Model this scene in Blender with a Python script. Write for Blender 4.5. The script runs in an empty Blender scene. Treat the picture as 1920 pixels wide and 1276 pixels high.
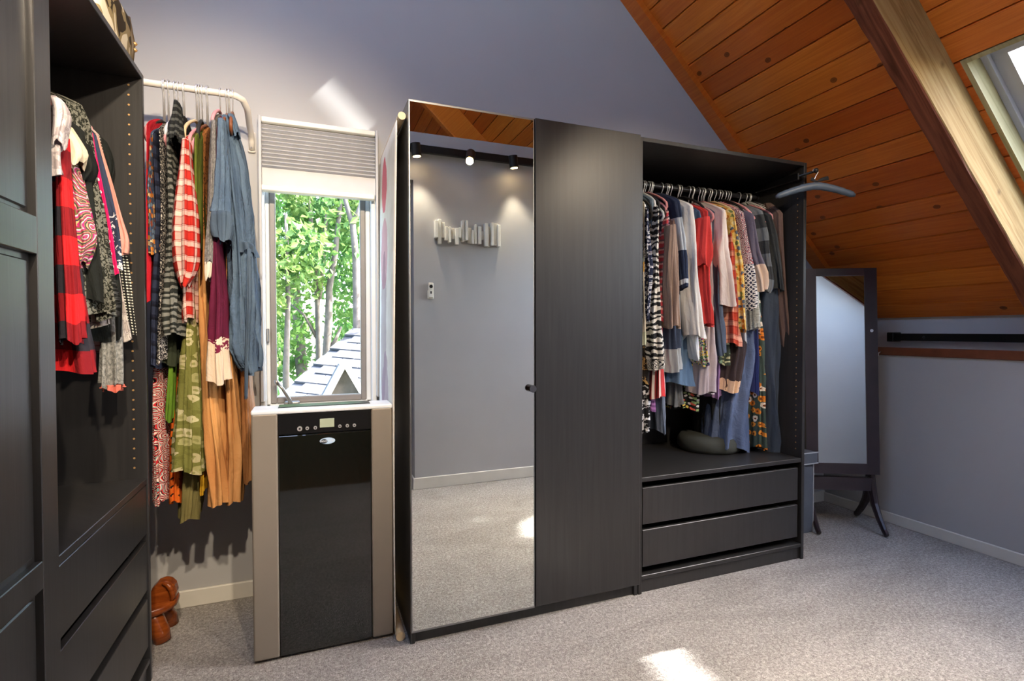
import bpy, bmesh, math, random
import numpy as np
from mathutils import Vector, Matrix

# ------------------------------------------------------------------ camera, world, sun, exposure
SC = bpy.context.scene
COL = SC.collection
FPX, YAW, PITCH, ROLL, CAMZ = 972.6, 0.36832, -0.01863, -0.00194, 1.168
_f = np.array([math.sin(YAW)*math.cos(PITCH), math.cos(YAW)*math.cos(PITCH), math.sin(PITCH)])
_r0 = np.array([math.cos(YAW), -math.sin(YAW), 0.0]); _u0 = np.cross(_r0, _f)
_r = _r0*math.cos(ROLL)+_u0*math.sin(ROLL); _u = -_r0*math.sin(ROLL)+_u0*math.cos(ROLL)
cam_d = bpy.data.cameras.new('camera'); cam = bpy.data.objects.new('camera', cam_d); COL.objects.link(cam)
cam_d.sensor_width = 36.0; cam_d.lens = FPX/1920*36.0; cam_d.clip_start = 0.02; cam_d.clip_end = 400
cam.matrix_world = Matrix(((_r[0], _u[0], -_f[0], 0), (_r[1], _u[1], -_f[1], 0), (_r[2], _u[2], -_f[2], CAMZ), (0, 0, 0, 1)))
SC.camera = cam

SUN_TO = Vector((1.68, -0.28, 1.9)).normalized()          # direction towards the sun
world = bpy.data.worlds.new('world'); SC.world = world; world.use_nodes = True
_nt = world.node_tree; _bg = _nt.nodes['Background']
_sky = _nt.nodes.new('ShaderNodeTexSky'); _sky.sky_type = 'NISHITA'; _sky.sun_disc = False
_sky.sun_elevation = math.asin(SUN_TO.z); _sky.sun_rotation = math.atan2(SUN_TO.x, SUN_TO.y)
_sky.air_density = 1.0; _sky.dust_density = 3.0; _sky.ozone_density = 1.0
_nt.links.new(_sky.outputs[0], _bg.inputs[0]); _bg.inputs[1].default_value = 1.0
sun_d = bpy.data.lights.new('sun', 'SUN'); sun = bpy.data.objects.new('sun', sun_d); COL.objects.link(sun)
sun_d.energy = 14.0; sun_d.angle = 0.007; sun_d.color = (1.0, 0.97, 0.92)
sun.rotation_euler = SUN_TO.to_track_quat('Z', 'Y').to_euler()
SC.view_settings.view_transform = 'Standard'; SC.view_settings.look = 'None'
SC.view_settings.gamma = 1.0; SC.view_settings.use_curve_mapping = False
SC.view_settings.exposure = 1.55

# ------------------------------------------------------------------ helpers
def ray(u, v):
    return _f + _r*(u-960)/FPX - _u*(v-638)/FPX
def onY(u, v, y):
    q = ray(u, v); t = y/q[1]; return np.array([t*q[0], y, CAMZ+t*q[2]])
def onX(u, v, x):
    q = ray(u, v); t = x/q[0]; return np.array([x, t*q[1], CAMZ+t*q[2]])
def onZ(u, v, z):
    q = ray(u, v); t = (z-CAMZ)/q[2]; return np.array([t*q[0], t*q[1], z])

def lin(c):
    o = []
    for x in c[:3]:
        x = x/255.0
        o.append(x/12.92 if x <= 0.04045 else ((x+0.055)/1.055)**2.4)
    return (o[0], o[1], o[2], 1.0)

ORG = {}
def empty(name, loc, label=None, cat=None, group=None, kind=None):
    o = bpy.data.objects.new(name, None); COL.objects.link(o); o.location = loc; o.empty_display_size = 0.05
    ORG[o.name] = np.array(loc, float); tag(o, label, cat, group, kind); return o
def tag(o, label=None, cat=None, group=None, kind=None):
    if label: o['label'] = label
    if cat: o['category'] = cat
    if group: o['group'] = group
    if kind: o['kind'] = kind
    return o

class MB:
    def __init__(s): s.v = []; s.f = []; s.uv = None; s.fm = []
    def add(s, vs, fs):
        n = len(s.v); s.v += [tuple(map(float, p)) for p in vs]; s.f += [tuple(i+n for i in f) for f in fs]; return s
    def box(s, x0, x1, y0, y1, z0, z1):
        return s.add([(x0,y0,z0),(x1,y0,z0),(x1,y1,z0),(x0,y1,z0),(x0,y0,z1),(x1,y0,z1),(x1,y1,z1),(x0,y1,z1)],
                     [(0,3,2,1),(4,5,6,7),(0,1,5,4),(1,2,6,5),(2,3,7,6),(3,0,4,7)])
    def bbox(s, x0, x1, y0, y1, z0, z1, b=0.003, seg=1):
        bm = bmesh.new(); bmesh.ops.create_cube(bm, size=1.0)
        for v in bm.verts:
            v.co = Vector(((x0+x1)/2+v.co.x*(x1-x0), (y0+y1)/2+v.co.y*(y1-y0), (z0+z1)/2+v.co.z*(z1-z0)))
        b = min(b, abs(x1-x0)*0.45, abs(y1-y0)*0.45, abs(z1-z0)*0.45)
        bmesh.ops.bevel(bm, geom=bm.edges[:], offset=b, segments=seg, affect='EDGES', profile=0.5)
        bm.verts.index_update()
        s.add([v.co[:] for v in bm.verts], [tuple(v.index for v in f.verts) for f in bm.faces]); bm.free(); return s
    def tube(s, pts, r, n=8, flat=1.0, cap=True, up=None):
        pts = [Vector(p) for p in pts]; k = len(pts)
        rs = r if isinstance(r, (list, tuple)) else [r]*k
        T = []
        for i in range(k):
            a = pts[max(i-1, 0)]; b = pts[min(i+1, k-1)]; d = (b-a)
            T.append(d.normalized() if d.length > 1e-9 else Vector((0,0,1)))
        u = Vector(up) if up else (Vector((0,0,1)) if abs(T[0].z) < 0.9 else Vector((1,0,0)))
        u = (u - T[0]*u.dot(T[0])).normalized(); vs = []
        for i in range(k):
            u = (u - T[i]*u.dot(T[i])); u = u.normalized() if u.length > 1e-6 else Vector((1,0,0))
            w = T[i].cross(u)
            for j in range(n):
                a = 2*math.pi*j/n; vs.append(pts[i]+u*math.cos(a)*rs[i]+w*math.sin(a)*rs[i]*flat)
        fs = [(i*n+j, i*n+(j+1) % n, (i+1)*n+(j+1) % n, (i+1)*n+j) for i in range(k-1) for j in range(n)]
        if cap: fs += [tuple(range(n-1, -1, -1)), tuple(range((k-1)*n, k*n))]
        return s.add(vs, fs)
    def cyl(s, c0, c1, r, n=16, r1=None):
        return s.tube([c0, c1], [r, r if r1 is None else r1], n)
    def prism(s, poly, a, b, conv):                      # extrude a 2D outline between a and b; conv(p, q, t) -> 3D
        n = len(poly); vs = [conv(p, q, a) for p, q in poly]+[conv(p, q, b) for p, q in poly]
        fs = [tuple(range(n-1, -1, -1)), tuple(range(n, 2*n))]+[(i, (i+1) % n, n+(i+1) % n, n+i) for i in range(n)]
        return s.add(vs, fs)
    def lathe(s, prof, c, n=24):
        vs = [(c[0]+r*math.cos(2*math.pi*j/n), c[1]+r*math.sin(2*math.pi*j/n), c[2]+z) for r, z in prof for j in range(n)]
        k = len(prof)
        fs = [(i*n+j, i*n+(j+1) % n, (i+1)*n+(j+1) % n, (i+1)*n+j) for i in range(k-1) for j in range(n)]
        fs += [tuple(range(n-1, -1, -1)), tuple(range((k-1)*n, k*n))]
        return s.add(vs, fs)
    def build(s, name, mat, parent=None, smooth=False, fix=True, origin=None):
        me = bpy.data.meshes.new(name)
        o = bpy.data.objects.new(name, me); COL.objects.link(o)
        if parent is not None:
            org = ORG.get(parent.name, np.zeros(3)); o.parent = parent; ORG[o.name] = org
        else:
            org = np.array(origin if origin is not None else (0, 0, 0), float); o.location = org; ORG[o.name] = org
        V = np.array(s.v, float).reshape(-1, 3)-org
        me.from_pydata([tuple(p) for p in V], [], s.f)
        if s.uv is not None:
            l = me.uv_layers.new(name='UVMap')
            for p in me.polygons:
                for li, vi in zip(p.loop_indices, p.vertices): l.data[li].uv = s.uv[vi]
        if fix:
            bm = bmesh.new(); bm.from_mesh(me); bmesh.ops.recalc_face_normals(bm, faces=bm.faces); bm.to_mesh(me); bm.free()
        if smooth:
            for p in me.polygons: p.use_smooth = True
        me.materials.append(mat); me.update()
        return o
def structure(o): o['kind'] = 'structure'; return o
def copy_part(o, parent, loc):
    c = o.copy(); COL.objects.link(c); c.parent = parent; c.location = loc; ORG[c.name] = ORG.get(parent.name, np.zeros(3)); return c

# ------------------------------------------------------------------ materials
class G:                                                  # small node-graph helper
    def __init__(s, name, rough=0.5, metal=0.0, spec=0.5):
        s.m = bpy.data.materials.new(name); s.m.use_nodes = True; s.nt = s.m.node_tree
        s.b = s.nt.nodes['Principled BSDF']; s.set(s.b.inputs['Roughness'], rough); s.set(s.b.inputs['Metallic'], metal)
        s.set(s.b.inputs['Specular IOR Level'], spec)
    def set(s, inp, val):
        if val is None: return
        if isinstance(val, bpy.types.NodeSocket): s.nt.links.new(val, inp)
        else: inp.default_value = val
    def node(s, t, **kw):
        n = s.nt.nodes.new(t)
        for k, v in kw.items():
            if hasattr(n, k): setattr(n, k, v)
        return n
    def coord(s, which='Object'): return s.node('ShaderNodeTexCoord').outputs[which]
    def rnd(s): return s.node('ShaderNodeObjectInfo').outputs['Random']
    def math(s, op, a, b=0.0, c=None):
        n = s.node('ShaderNodeMath'); n.operation = op; s.set(n.inputs[0], a); s.set(n.inputs[1], b)
        if c is not None: s.set(n.inputs[2], c)
        return n.outputs[0]
    def sep(s, v):
        n = s.node('ShaderNodeSeparateXYZ'); s.set(n.inputs[0], v); return n.outputs
    def comb(s, x=0.0, y=0.0, z=0.0):
        n = s.node('ShaderNodeCombineXYZ'); s.set(n.inputs[0], x); s.set(n.inputs[1], y); s.set(n.inputs[2], z); return n.outputs[0]
    def scale(s, v, k):
        n = s.node('ShaderNodeVectorMath'); n.operation = 'MULTIPLY'; s.set(n.inputs[0], v)
        n.inputs[1].default_value = k if isinstance(k, (tuple, list)) else (k, k, k); return n.outputs[0]
    def addv(s, v, w):
        n = s.node('ShaderNodeVectorMath'); n.operation = 'ADD'; s.set(n.inputs[0], v); s.set(n.inputs[1], w); return n.outputs[0]
    def noise(s, v, sc=5.0, det=3.0, rough=0.5, dist=0.0, out='Fac'):
        n = s.node('ShaderNodeTexNoise'); s.set(n.inputs['Vector'], v); n.inputs['Scale'].default_value = sc
        n.inputs['Detail'].default_value = det; n.inputs['Roughness'].default_value = rough; n.inputs['Distortion'].default_value = dist
        return n.outputs[out]
    def voro(s, v, sc=5.0, rnd=1.0, feat='F1', dim='2D'):
        n = s.node('ShaderNodeTexVoronoi'); n.voronoi_dimensions = dim; n.feature = feat; s.set(n.inputs['Vector'], v)
        n.inputs['Scale'].default_value = sc; n.inputs['Randomness'].default_value = rnd; return n
    def wave(s, v, sc=5.0, dist=0.0, det=2.0, dsc=1.0, dirn='X'):
        n = s.node('ShaderNodeTexWave'); n.bands_direction = dirn; s.set(n.inputs['Vector'], v); n.inputs['Scale'].default_value = sc
        n.inputs['Distortion'].default_value = dist; n.inputs['Detail'].default_value = det; n.inputs['Detail Scale'].default_value = dsc
        return n.outputs['Fac']
    def ramp(s, f, stops, interp='LINEAR'):
        n = s.node('ShaderNodeValToRGB'); s.set(n.inputs[0], f); cr = n.color_ramp; cr.interpolation = interp
        while len(cr.elements) < len(stops): cr.elements.new(0.5)
        for e, (p, c) in zip(cr.elements, sorted(stops, key=lambda q: q[0])): e.position = p; e.color = c
        return n.outputs[0]
    def mix(s, f, a, b, mode='MIX'):
        n = s.node('ShaderNodeMix'); n.data_type = 'RGBA'; n.blend_type = mode
        s.set(n.inputs[0], f); s.set(n.inputs[6], a); s.set(n.inputs[7], b); return n.outputs[2]
    def bump(s, h, strength=0.3, dist=0.01):
        n = s.node('ShaderNodeBump'); n.inputs['Strength'].default_value = strength; n.inputs['Distance'].default_value = dist
        s.set(n.inputs['Height'], h); s.nt.links.new(n.outputs[0], s.b.inputs['Normal'])
    def col(s, c): s.set(s.b.inputs['Base Color'], c); return s.m

M = {}
def plain(name, c, rough=0.5, metal=0.0, spec=0.5, var=0.06, sc=12.0, bump=0.0):
    g = G(name, rough, metal, spec); f = g.noise(g.coord(), sc, 4.0)
    c = lin(c); a = tuple(max(0, x*(1-var)) for x in c[:3])+(1,); b = tuple(min(1, x*(1+var)) for x in c[:3])+(1,)
    g.col(g.ramp(f, [(0.3, a), (0.7, b)]))
    if bump: g.bump(g.noise(g.coord(), sc*12, 3.0), bump, 0.002)
    M[name] = g.m; return g.m

plain('wall_paint', (174, 173, 173), 0.55, var=0.02, sc=3, bump=0.08, spec=0.3)
plain('wall_white', (205, 206, 210), 0.6, var=0.02, sc=3)
plain('trim_white', (214, 210, 200), 0.4, var=0.03)
plain('window_white', (214, 218, 222), 0.4, var=0.02)
plain('window_grey', (176, 178, 182), 0.4, var=0.03)
plain('window_dark', (126, 122, 120), 0.45, var=0.05)
plain('alu', (150, 150, 150), 0.4, 0.9, var=0.03)
plain('chrome', (226, 226, 226), 0.3, 0.75, var=0.02)
plain('steel_dark', (70, 70, 74), 0.3, 0.8)
plain('black_metal', (22, 22, 23), 0.4, 0.2)
plain('black_plastic', (14, 14, 15), 0.3)
plain('white_metal', (225, 218, 208), 0.35)
plain('white_plastic', (228, 226, 216), 0.35)
plain('ac_grey', (128, 119, 108), 0.45, 0.15, var=0.02)
plain('ac_top', (205, 208, 212), 0.35, var=0.02)
plain('lcd', (150, 158, 138), 0.25, var=0.03)
plain('espresso', (52, 42, 46), 0.3, var=0.15)
plain('knob_metal', (120, 120, 124), 0.15, 1.0, var=0.02)
plain('bin_piping', (170, 176, 184), 0.6)
plain('bin_fabric', (84, 90, 100), 0.7, var=0.1, bump=0.2)
plain('cushion', (58, 60, 54), 0.9, var=0.15, bump=0.3)
plain('pink_velvet', (206, 142, 146), 0.8)
plain('brown_hanger', (120, 66, 34), 0.45)
plain('pale_wood', (214, 190, 150), 0.5, var=0.1)
plain('black_velvet', (26, 25, 27), 0.8)
plain('white_hanger', (200, 202, 206), 0.4)
plain('slate_satin', (72, 84, 98), 0.5, var=0.15, bump=0.2)
plain('dresser_cream', (196, 184, 164), 0.5)
plain('pink_wicker', (190, 150, 140), 0.8, var=0.25, sc=60)
plain('peg', (190, 150, 96), 0.4, 0.5)
plain('brown_wood', (112, 62, 40), 0.35, var=0.2)
plain('soil', (70, 80, 50), 0.95, var=0.3, sc=2)

def wood_black():
    g = G('black_stained', 0.34, 0, 0.5); c = g.coord(); x, y, z = g.sep(c)
    v = g.comb(g.math('MULTIPLY', g.math('ADD', x, y), 55.0), g.math('MULTIPLY', z, 2.2), 0.0)
    f = g.noise(v, 1.0, 5.0, 0.6, 0.6)
    g.col(g.ramp(f, [(0.35, lin((37, 36, 36))), (0.72, lin((47, 46, 46)))])); g.bump(f, 0.12, 0.002)
    M['black_wood'] = g.m
wood_black()
def pine():
    g = G('pine_stained', 0.36, 0, 0.45); c = g.coord(); x, y, z = g.sep(c); r = g.rnd()
    s_ = g.math('SUBTRACT', g.math('MULTIPLY', x, 0.724), g.math('MULTIPLY', z, 0.690))
    s_ = g.math('ADD', s_, g.math('MULTIPLY', r, 31.0)); yy = g.math('ADD', y, g.math('MULTIPLY', r, 57.0))
    grain = g.noise(g.comb(g.math('MULTIPLY', s_, 60.0), g.math('MULTIPLY', yy, 2.2), 0), 1.0, 6.0, 0.6, 1.2)
    big = g.noise(g.comb(g.math('MULTIPLY', s_, 9.0), g.math('MULTIPLY', yy, 1.4), 0), 1.0, 3.0, 0.5)
    base = g.ramp(grain, [(0.25, lin((200, 110, 36))), (0.55, lin((228, 142, 56))), (0.8, lin((240, 164, 78)))])
    base = g.mix(g.math('MULTIPLY', big, 0.55), base, lin((196, 100, 34)))
    tint = g.ramp(r, [(0.0, lin((214, 170, 150))), (0.5, lin((240, 215, 195))), (1.0, lin((255, 240, 215)))])
    base = g.mix(1.0, base, tint, 'MULTIPLY')
    kv = g.comb(s_, g.math('MULTIPLY', yy, 0.8), 0); vo = g.voro(kv, 4.2, 1.0)
    on = g.math('GREATER_THAN', g.sep(vo.outputs['Color'])[0], 0.42)
    k = g.ramp(vo.outputs['Distance'], [(0.0, (1, 1, 1, 1)), (0.035, (0.75, 0.75, 0.75, 1)), (0.05, (1, 1, 1, 1)), (0.06, (0, 0, 0, 1))])
    base = g.mix(g.math('MULTIPLY', g.math('MULTIPLY', k, on), 0.8), base, lin((58, 24, 8)))
    g.col(base); g.bump(grain, 0.06, 0.002); M['pine'] = g.m
pine()
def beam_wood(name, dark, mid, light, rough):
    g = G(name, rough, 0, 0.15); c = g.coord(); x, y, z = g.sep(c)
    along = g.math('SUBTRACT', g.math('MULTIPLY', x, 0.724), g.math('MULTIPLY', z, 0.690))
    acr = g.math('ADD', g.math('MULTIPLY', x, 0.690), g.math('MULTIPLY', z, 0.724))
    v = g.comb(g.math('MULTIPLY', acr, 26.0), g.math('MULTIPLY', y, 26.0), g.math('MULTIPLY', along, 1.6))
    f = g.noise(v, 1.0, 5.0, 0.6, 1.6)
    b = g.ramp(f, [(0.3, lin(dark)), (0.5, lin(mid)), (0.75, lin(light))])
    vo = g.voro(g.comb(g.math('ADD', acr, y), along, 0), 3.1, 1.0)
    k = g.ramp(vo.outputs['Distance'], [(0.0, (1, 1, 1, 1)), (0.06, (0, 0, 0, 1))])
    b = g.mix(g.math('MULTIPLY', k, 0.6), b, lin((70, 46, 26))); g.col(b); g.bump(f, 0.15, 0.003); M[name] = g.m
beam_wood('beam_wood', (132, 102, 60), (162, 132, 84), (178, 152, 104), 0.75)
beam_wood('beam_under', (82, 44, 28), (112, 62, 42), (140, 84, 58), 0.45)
beam_wood('reveal_wood', (138, 128, 88), (158, 148, 108), (172, 162, 126), 0.45)
def stool_wood():
    g = G('stool_wood', 0.22, 0, 0.5); c = g.coord(); x, y, z = g.sep(c)
    f = g.noise(g.comb(g.math('MULTIPLY', x, 10), g.math('MULTIPLY', y, 30), g.math('MULTIPLY', z, 60)), 1, 4, .5, .8)
    g.col(g.ramp(f, [(0.3, lin((112, 50, 16))), (0.7, lin((150, 76, 28)))])); M['stool_wood'] = g.m
stool_wood()
def floor_wood():
    g = G('floor_wood', 0.3, 0, 0.5); x, y, z = g.sep(g.coord())
    f = g.noise(g.comb(g.math('MULTIPLY', x, 40), g.math('MULTIPLY', y, 3), 0), 1, 4, .5, .8)
    g.col(g.ramp(f, [(0.3, lin((92, 52, 28))), (0.7, lin((132, 80, 46)))])); M['floor_wood'] = g.m
floor_wood()
def carpet():
    g = G('carpet', 0.95, 0, 0.1); c = g.coord()
    a = g.noise(c, 210, 3, 0.75); b = g.noise(c, 85, 3, 0.65, 0.6); d = g.noise(g.scale(c, (1.0, 2.2, 1)), 1.5, 3, 0.55, 1.2)
    f = g.math('ADD', g.math('MULTIPLY', a, 0.55), g.math('MULTIPLY', b, 0.45))
    base = g.ramp(f, [(0.32, lin((104, 99, 95))), (0.5, lin((166, 160, 154))), (0.66, lin((218, 213, 207)))])
    base = g.mix(g.ramp(d, [(0.42, (0, 0, 0, 1)), (0.62, (0.45, 0.45, 0.45, 1))]), base, g.mix(1.0, base, (0.68, 0.67, 0.66, 1), 'MULTIPLY'))
    g.col(base); g.bump(f, 0.9, 0.012)
    M['carpet'] = g.m
carpet()
def glass_mat():
    g = G('pane_glass'); nt = g.nt; out = nt.nodes['Material Output']
    t = g.node('ShaderNodeBsdfTransparent'); t.inputs[0].default_value = (0.97, 0.98, 0.98, 1)
    gl = g.node('ShaderNodeBsdfGlossy'); gl.inputs['Roughness'].default_value = 0.01; gl.inputs[0].default_value = (1, 1, 1, 1)
    fr = g.node('ShaderNodeLayerWeight'); fr.inputs[0].default_value = 0.08
    mx = g.node('ShaderNodeMixShader'); nt.links.new(fr.outputs['Fresnel'], mx.inputs[0]); nt.links.new(t.outputs[0], mx.inputs[1]); nt.links.new(gl.outputs[0], mx.inputs[2])
    nt.links.new(mx.outputs[0], out.inputs[0]); M['glass'] = g.m
glass_mat()
def mirror_mat():
    g = G('mirror_glass', 0.0, 1.0); f = g.noise(g.coord(), 3.0, 4.0)
    g.col(g.ramp(f, [(0.3, (0.80, 0.83, 0.81, 1)), (0.7, (0.84, 0.87, 0.85, 1))])); M['mirror'] = g.m
mirror_mat()
def gloss_black():
    g = G('gloss_black', 0.04, 0, 1.0); f = g.noise(g.coord(), 6, 3)
    g.col(g.ramp(f, [(0.3, lin((14, 16, 13))), (0.7, lin((18, 20, 16)))])); M['gloss_black'] = g.m
gloss_black()
def emis(name, c, st):
    g = G(name, 0.4); g.col(lin(c)); g.b.inputs['Emission Color'].default_value = lin(c); g.b.inputs['Emission Strength'].default_value = st; M[name] = g.m
emis('bulb', (255, 214, 150), 18.0)
def leaf(name, c0, c1):
    g = G(name, 0.5, 0, 0.3); f = g.noise(g.coord(), 2.5, 3)
    cc = g.ramp(f, [(0.3, lin(c0)), (0.7, lin(c1))]); g.col(cc)
    tr = g.node('ShaderNodeBsdfTranslucent'); g.set(tr.inputs[0], cc); mx = g.node('ShaderNodeMixShader'); mx.inputs[0].default_value = 0.45
    g.nt.links.new(g.b.outputs[0], mx.inputs[1]); g.nt.links.new(tr.outputs[0], mx.inputs[2])
    g.nt.links.new(mx.outputs[0], g.nt.nodes['Material Output'].inputs[0]); M[name] = g.m
leaf('leaf_a', (74, 114, 54), (112, 144, 78)); leaf('leaf_b', (54, 100, 52), (92, 128, 70)); leaf('leaf_c', (98, 130, 66), (132, 156, 88))
plain('bark', (92, 84, 78), 0.9, var=0.25, sc=14)
plain('shingle', (60, 61, 66), 0.85, var=0.15, sc=9)
plain('shingle_b', (72, 72, 77), 0.85, var=0.15, sc=9)

# ---- fabrics: patterns are laid out in cloth space (u = metres round the garment, v = height)
def fabric(name, fn, rough=0.85, weave=900, bump=0.25):
    g = G(name, rough, 0, 0.2); uv = g.coord('UV'); c = fn(g, uv)
    n = g.noise(uv, weave, 2, 0.6); c = g.mix(g.math('MULTIPLY', n, 0.35), c, g.mix(1.0, c, (0.62, 0.62, 0.62, 1), 'MULTIPLY'))
    g.col(c); wr = g.math('ADD', g.noise(g.scale(uv, (60, 9, 1)), 1.0, 4, 0.65, 1.0), g.math('MULTIPLY', g.noise(g.scale(uv, (26, 20, 1)), 1.0, 3, 0.6, 1.5), 0.7)); g.bump(wr, bump*1.6, 0.010); M[name] = g.m; return g.m
def solid(c, c2=None):
    a = lin(c); b = lin(c2) if c2 else tuple(x*0.82 for x in a[:3])+(1,)
    return lambda g, uv: g.ramp(g.noise(g.scale(uv, (30, 4, 1)), 1.0, 3), [(0.3, b), (0.7, a)])
def heather(a, b, sx=260, sy=90):
    return lambda g, uv: g.ramp(g.noise(g.scale(uv, (sx, sy, 1)), 1.0, 4, 0.7), [(0.38, lin(a)), (0.62, lin(b))])
def bands(z0, z1, stops, soft=0.0):
    def fn(g, uv):
        x, y, _ = g.sep(uv); t = g.math('DIVIDE', g.math('SUBTRACT', y, z0), z1-z0)
        if soft: t = g.math('ADD', t, g.math('MULTIPLY', g.math('SUBTRACT', g.noise(g.scale(uv, (60, 14, 1)), 1.0, 4), 0.5), soft))
        return g.ramp(t, [(p, lin(c)) for p, c in stops], 'CONSTANT')
    return fn
def stripes(per, stops, axis=1, soft=0.0):
    def fn(g, uv):
        x, y, _ = g.sep(uv); t = (x, y)[axis]
        if soft: t = g.math('ADD', t, g.math('MULTIPLY', g.noise(g.scale(uv, 20), 1.0, 3), soft))
        return g.ramp(g.math('FRACT', g.math('DIVIDE', t, per)), [(p, lin(c)) for p, c in stops], 'CONSTANT')
    return fn
def buffalo(per, hi, mid, lo):
    def fn(g, uv):
        x, y, _ = g.sep(uv)
        a = g.math('LESS_THAN', g.math('FRACT', g.math('DIVIDE', x, per)), 0.5); b = g.math('LESS_THAN', g.math('FRACT', g.math('DIVIDE', y, per)), 0.5)
        return g.ramp(g.math('MULTIPLY', g.math('ADD', a, b), 0.5), [(0, lin(hi)), (0.3, lin(mid)), (0.8, lin(lo))], 'CONSTANT')
    return fn
def tartan(base, light, line, per=0.11):
    def fn(g, uv):
        x, y, _ = g.sep(uv); c = lin(base)
        for t, w in ((x, 0.42), (y, 0.36)):
            f = g.math('FRACT', g.math('DIVIDE', t, per)); c = g.mix(g.math('MULTIPLY', g.math('LESS_THAN', f, w), 0.45), c, lin(light))
        for t, o in ((x, 0.1), (y, 0.1), (x, 0.62), (y, 0.62), (y, 0.72)):
            f = g.math('FRACT', g.math('ADD', g.math('DIVIDE', t, per), o)); c = g.mix(g.math('MULTIPLY', g.math('LESS_THAN', f, 0.05), 0.6), c, lin(line))
        return c
    return fn
def zebra(a, b, sc=9.0, dist=5.0, dirn='Y'):
    return lambda g, uv: g.ramp(g.wave(uv, sc, dist, 3.0, 2.0, dirn), [(0, lin(a)), (0.52, lin(b))], 'CONSTANT')
def dots(bg, fg, per=0.02, r=0.22):
    def fn(g, uv):
        v = g.voro(uv, 1/per, 0.0); return g.ramp(v.outputs['Distance'], [(0, lin(fg)), (r, lin(bg))], 'CONSTANT')
    return fn
def floral(bg, cols, sc=32.0, r=0.36, core=None, bgvar=None, amount=0.75):
    def fn(g, uv):
        w = g.addv(uv, g.scale(g.noise(uv, sc*1.6, 2, 0.6, 0.0, 'Color'), 0.5/sc))
        v = g.voro(w, sc, 0.9); rr = g.sep(v.outputs['Color'])
        pal = g.ramp(rr[0], [(i/len(cols), lin(c)) for i, c in enumerate(cols)], 'CONSTANT')
        b = lin(bg)
        if bgvar: b = g.mix(g.math('GREATER_THAN', g.noise(uv, sc*1.2, 3), 0.55), b, lin(bgvar))
        on = g.math('MULTIPLY', g.math('LESS_THAN', v.outputs['Distance'], r), g.math('LESS_THAN', rr[1], amount))
        c = g.mix(on, b, pal)
        if core: c = g.mix(g.math('MULTIPLY', g.math('LESS_THAN', v.outputs['Distance'], r*0.35), on), c, lin(core))
        return c
    return fn
def rings(bg, cols, sc=26.0, k=5.0):
    def fn(g, uv):
        w = g.addv(uv, g.scale(g.noise(uv, sc*0.8, 2, 0.5, 0, 'Color'), 0.6/sc)); v = g.voro(w, sc, 0.8)
        t = g.math('FRACT', g.math('MULTIPLY', v.outputs['Distance'], k))
        return g.ramp(t, [(i/(len(cols)+1), lin(c)) for i, c in enumerate([bg]+cols)], 'CONSTANT')
    return fn
def marks(bg, fg, sc=60.0, thr=0.5, stretch=(1, 1, 1), dist=1.0):
    return lambda g, uv: g.ramp(g.noise(g.scale(uv, stretch), sc, 3, 0.55, dist), [(0, lin(bg)), (thr, lin(fg))], 'CONSTANT')
def lattice(bg, fg, per=0.02):
    def fn(g, uv):
        x, y, _ = g.sep(uv); a = g.math('FRACT', g.math('DIVIDE', g.math('ADD', x, y), per)); b = g.math('FRACT', g.math('DIVIDE', g.math('SUBTRACT', x, y), per))
        l = g.math('MAXIMUM', g.math('LESS_THAN', a, 0.28), g.math('LESS_THAN', b, 0.28)); v = g.voro(uv, 1.6/per, 0.0)
        l = g.math('MAXIMUM', l, g.math('LESS_THAN', v.outputs['Distance'], 0.18)); return g.mix(l, lin(bg), lin(fg))
    return fn
def zsplit(z, lo, hi, soft=0.03):                         # two patterns above one another with a ragged seam
    def fn(g, uv):
        x, y, _ = g.sep(uv); t = g.math('ADD', y, g.math('MULTIPLY', g.math('SUBTRACT', g.noise(g.scale(uv, (45, 10, 1)), 1.0, 4), 0.5), soft*2))
        return g.mix(g.math('GREATER_THAN', t, z), lo(g, uv), hi(g, uv))
    return fn
#@@SETTING
# ------------------------------------------------------------------ the room shell
YW, XK, XU, XL = 2.536, 3.27, 3.575, -1.10
CS, SN, C0 = 0.7240, 0.6898, 4.631
def zc(x): return C0-0.9528*x
RIDGE_X, Y_END = 0.20, -4.0
ZR = zc(RIDGE_X)

structure(MB().box(XL-0.1, XU+0.1, -0.13, YW+0.1, -0.08, 0.0).build('floor', M['carpet']))
hall_floor = structure(MB().box(XL-0.1, XU+0.1, Y_END, -0.13, -0.08, -0.012).build('floor', M['floor_wood']))
fp = MB().box(0, 0.118, 0, 3.87, 0, 0.012); first = None
for i in range(39):                                                   # hall floor boards
    if first is None:
        first = fp.build('plank', M['floor_wood'], hall_floor); first.location = (XL-0.1, Y_END, -0.012)
    else: copy_part(first, hall_floor, (XL-0.1+i*0.12, Y_END, -0.012))

# back wall with the window opening
WX0, WX1, WZ0, WZ1 = -0.214, 0.288, 0.80, 2.075
b = MB(); cv = lambda p, q, t: (p, t, q)
b.prism([(XL-0.1, 0), (WX0, 0), (WX0, 4.12), (XL-0.1, 3.30)], YW, YW+0.15, cv)
b.prism([(WX0, 0), (WX1, 0), (WX1, WZ0), (WX0, WZ0)], YW, YW+0.15, cv)
b.prism([(WX0, WZ1), (WX1, WZ1), (WX1, 4.6), (WX0, 4.6)], YW, YW+0.15, cv)
b.prism([(WX1, 0), (XU+0.1, 0), (XU+0.1, 1.25), (WX1, zc(WX1)+0.06)], YW, YW+0.15, cv)
structure(b.build('wall_back', M['wall_paint']))
structure(MB().box(XL-0.1, XL, Y_END, YW, 0, 3.4).build('wall_left', M['wall_paint']))
b = MB().box(XK, XK+0.12, Y_END, YW, 0, 1.02); structure(b.build('wall_right', M['wall_paint']))
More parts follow.
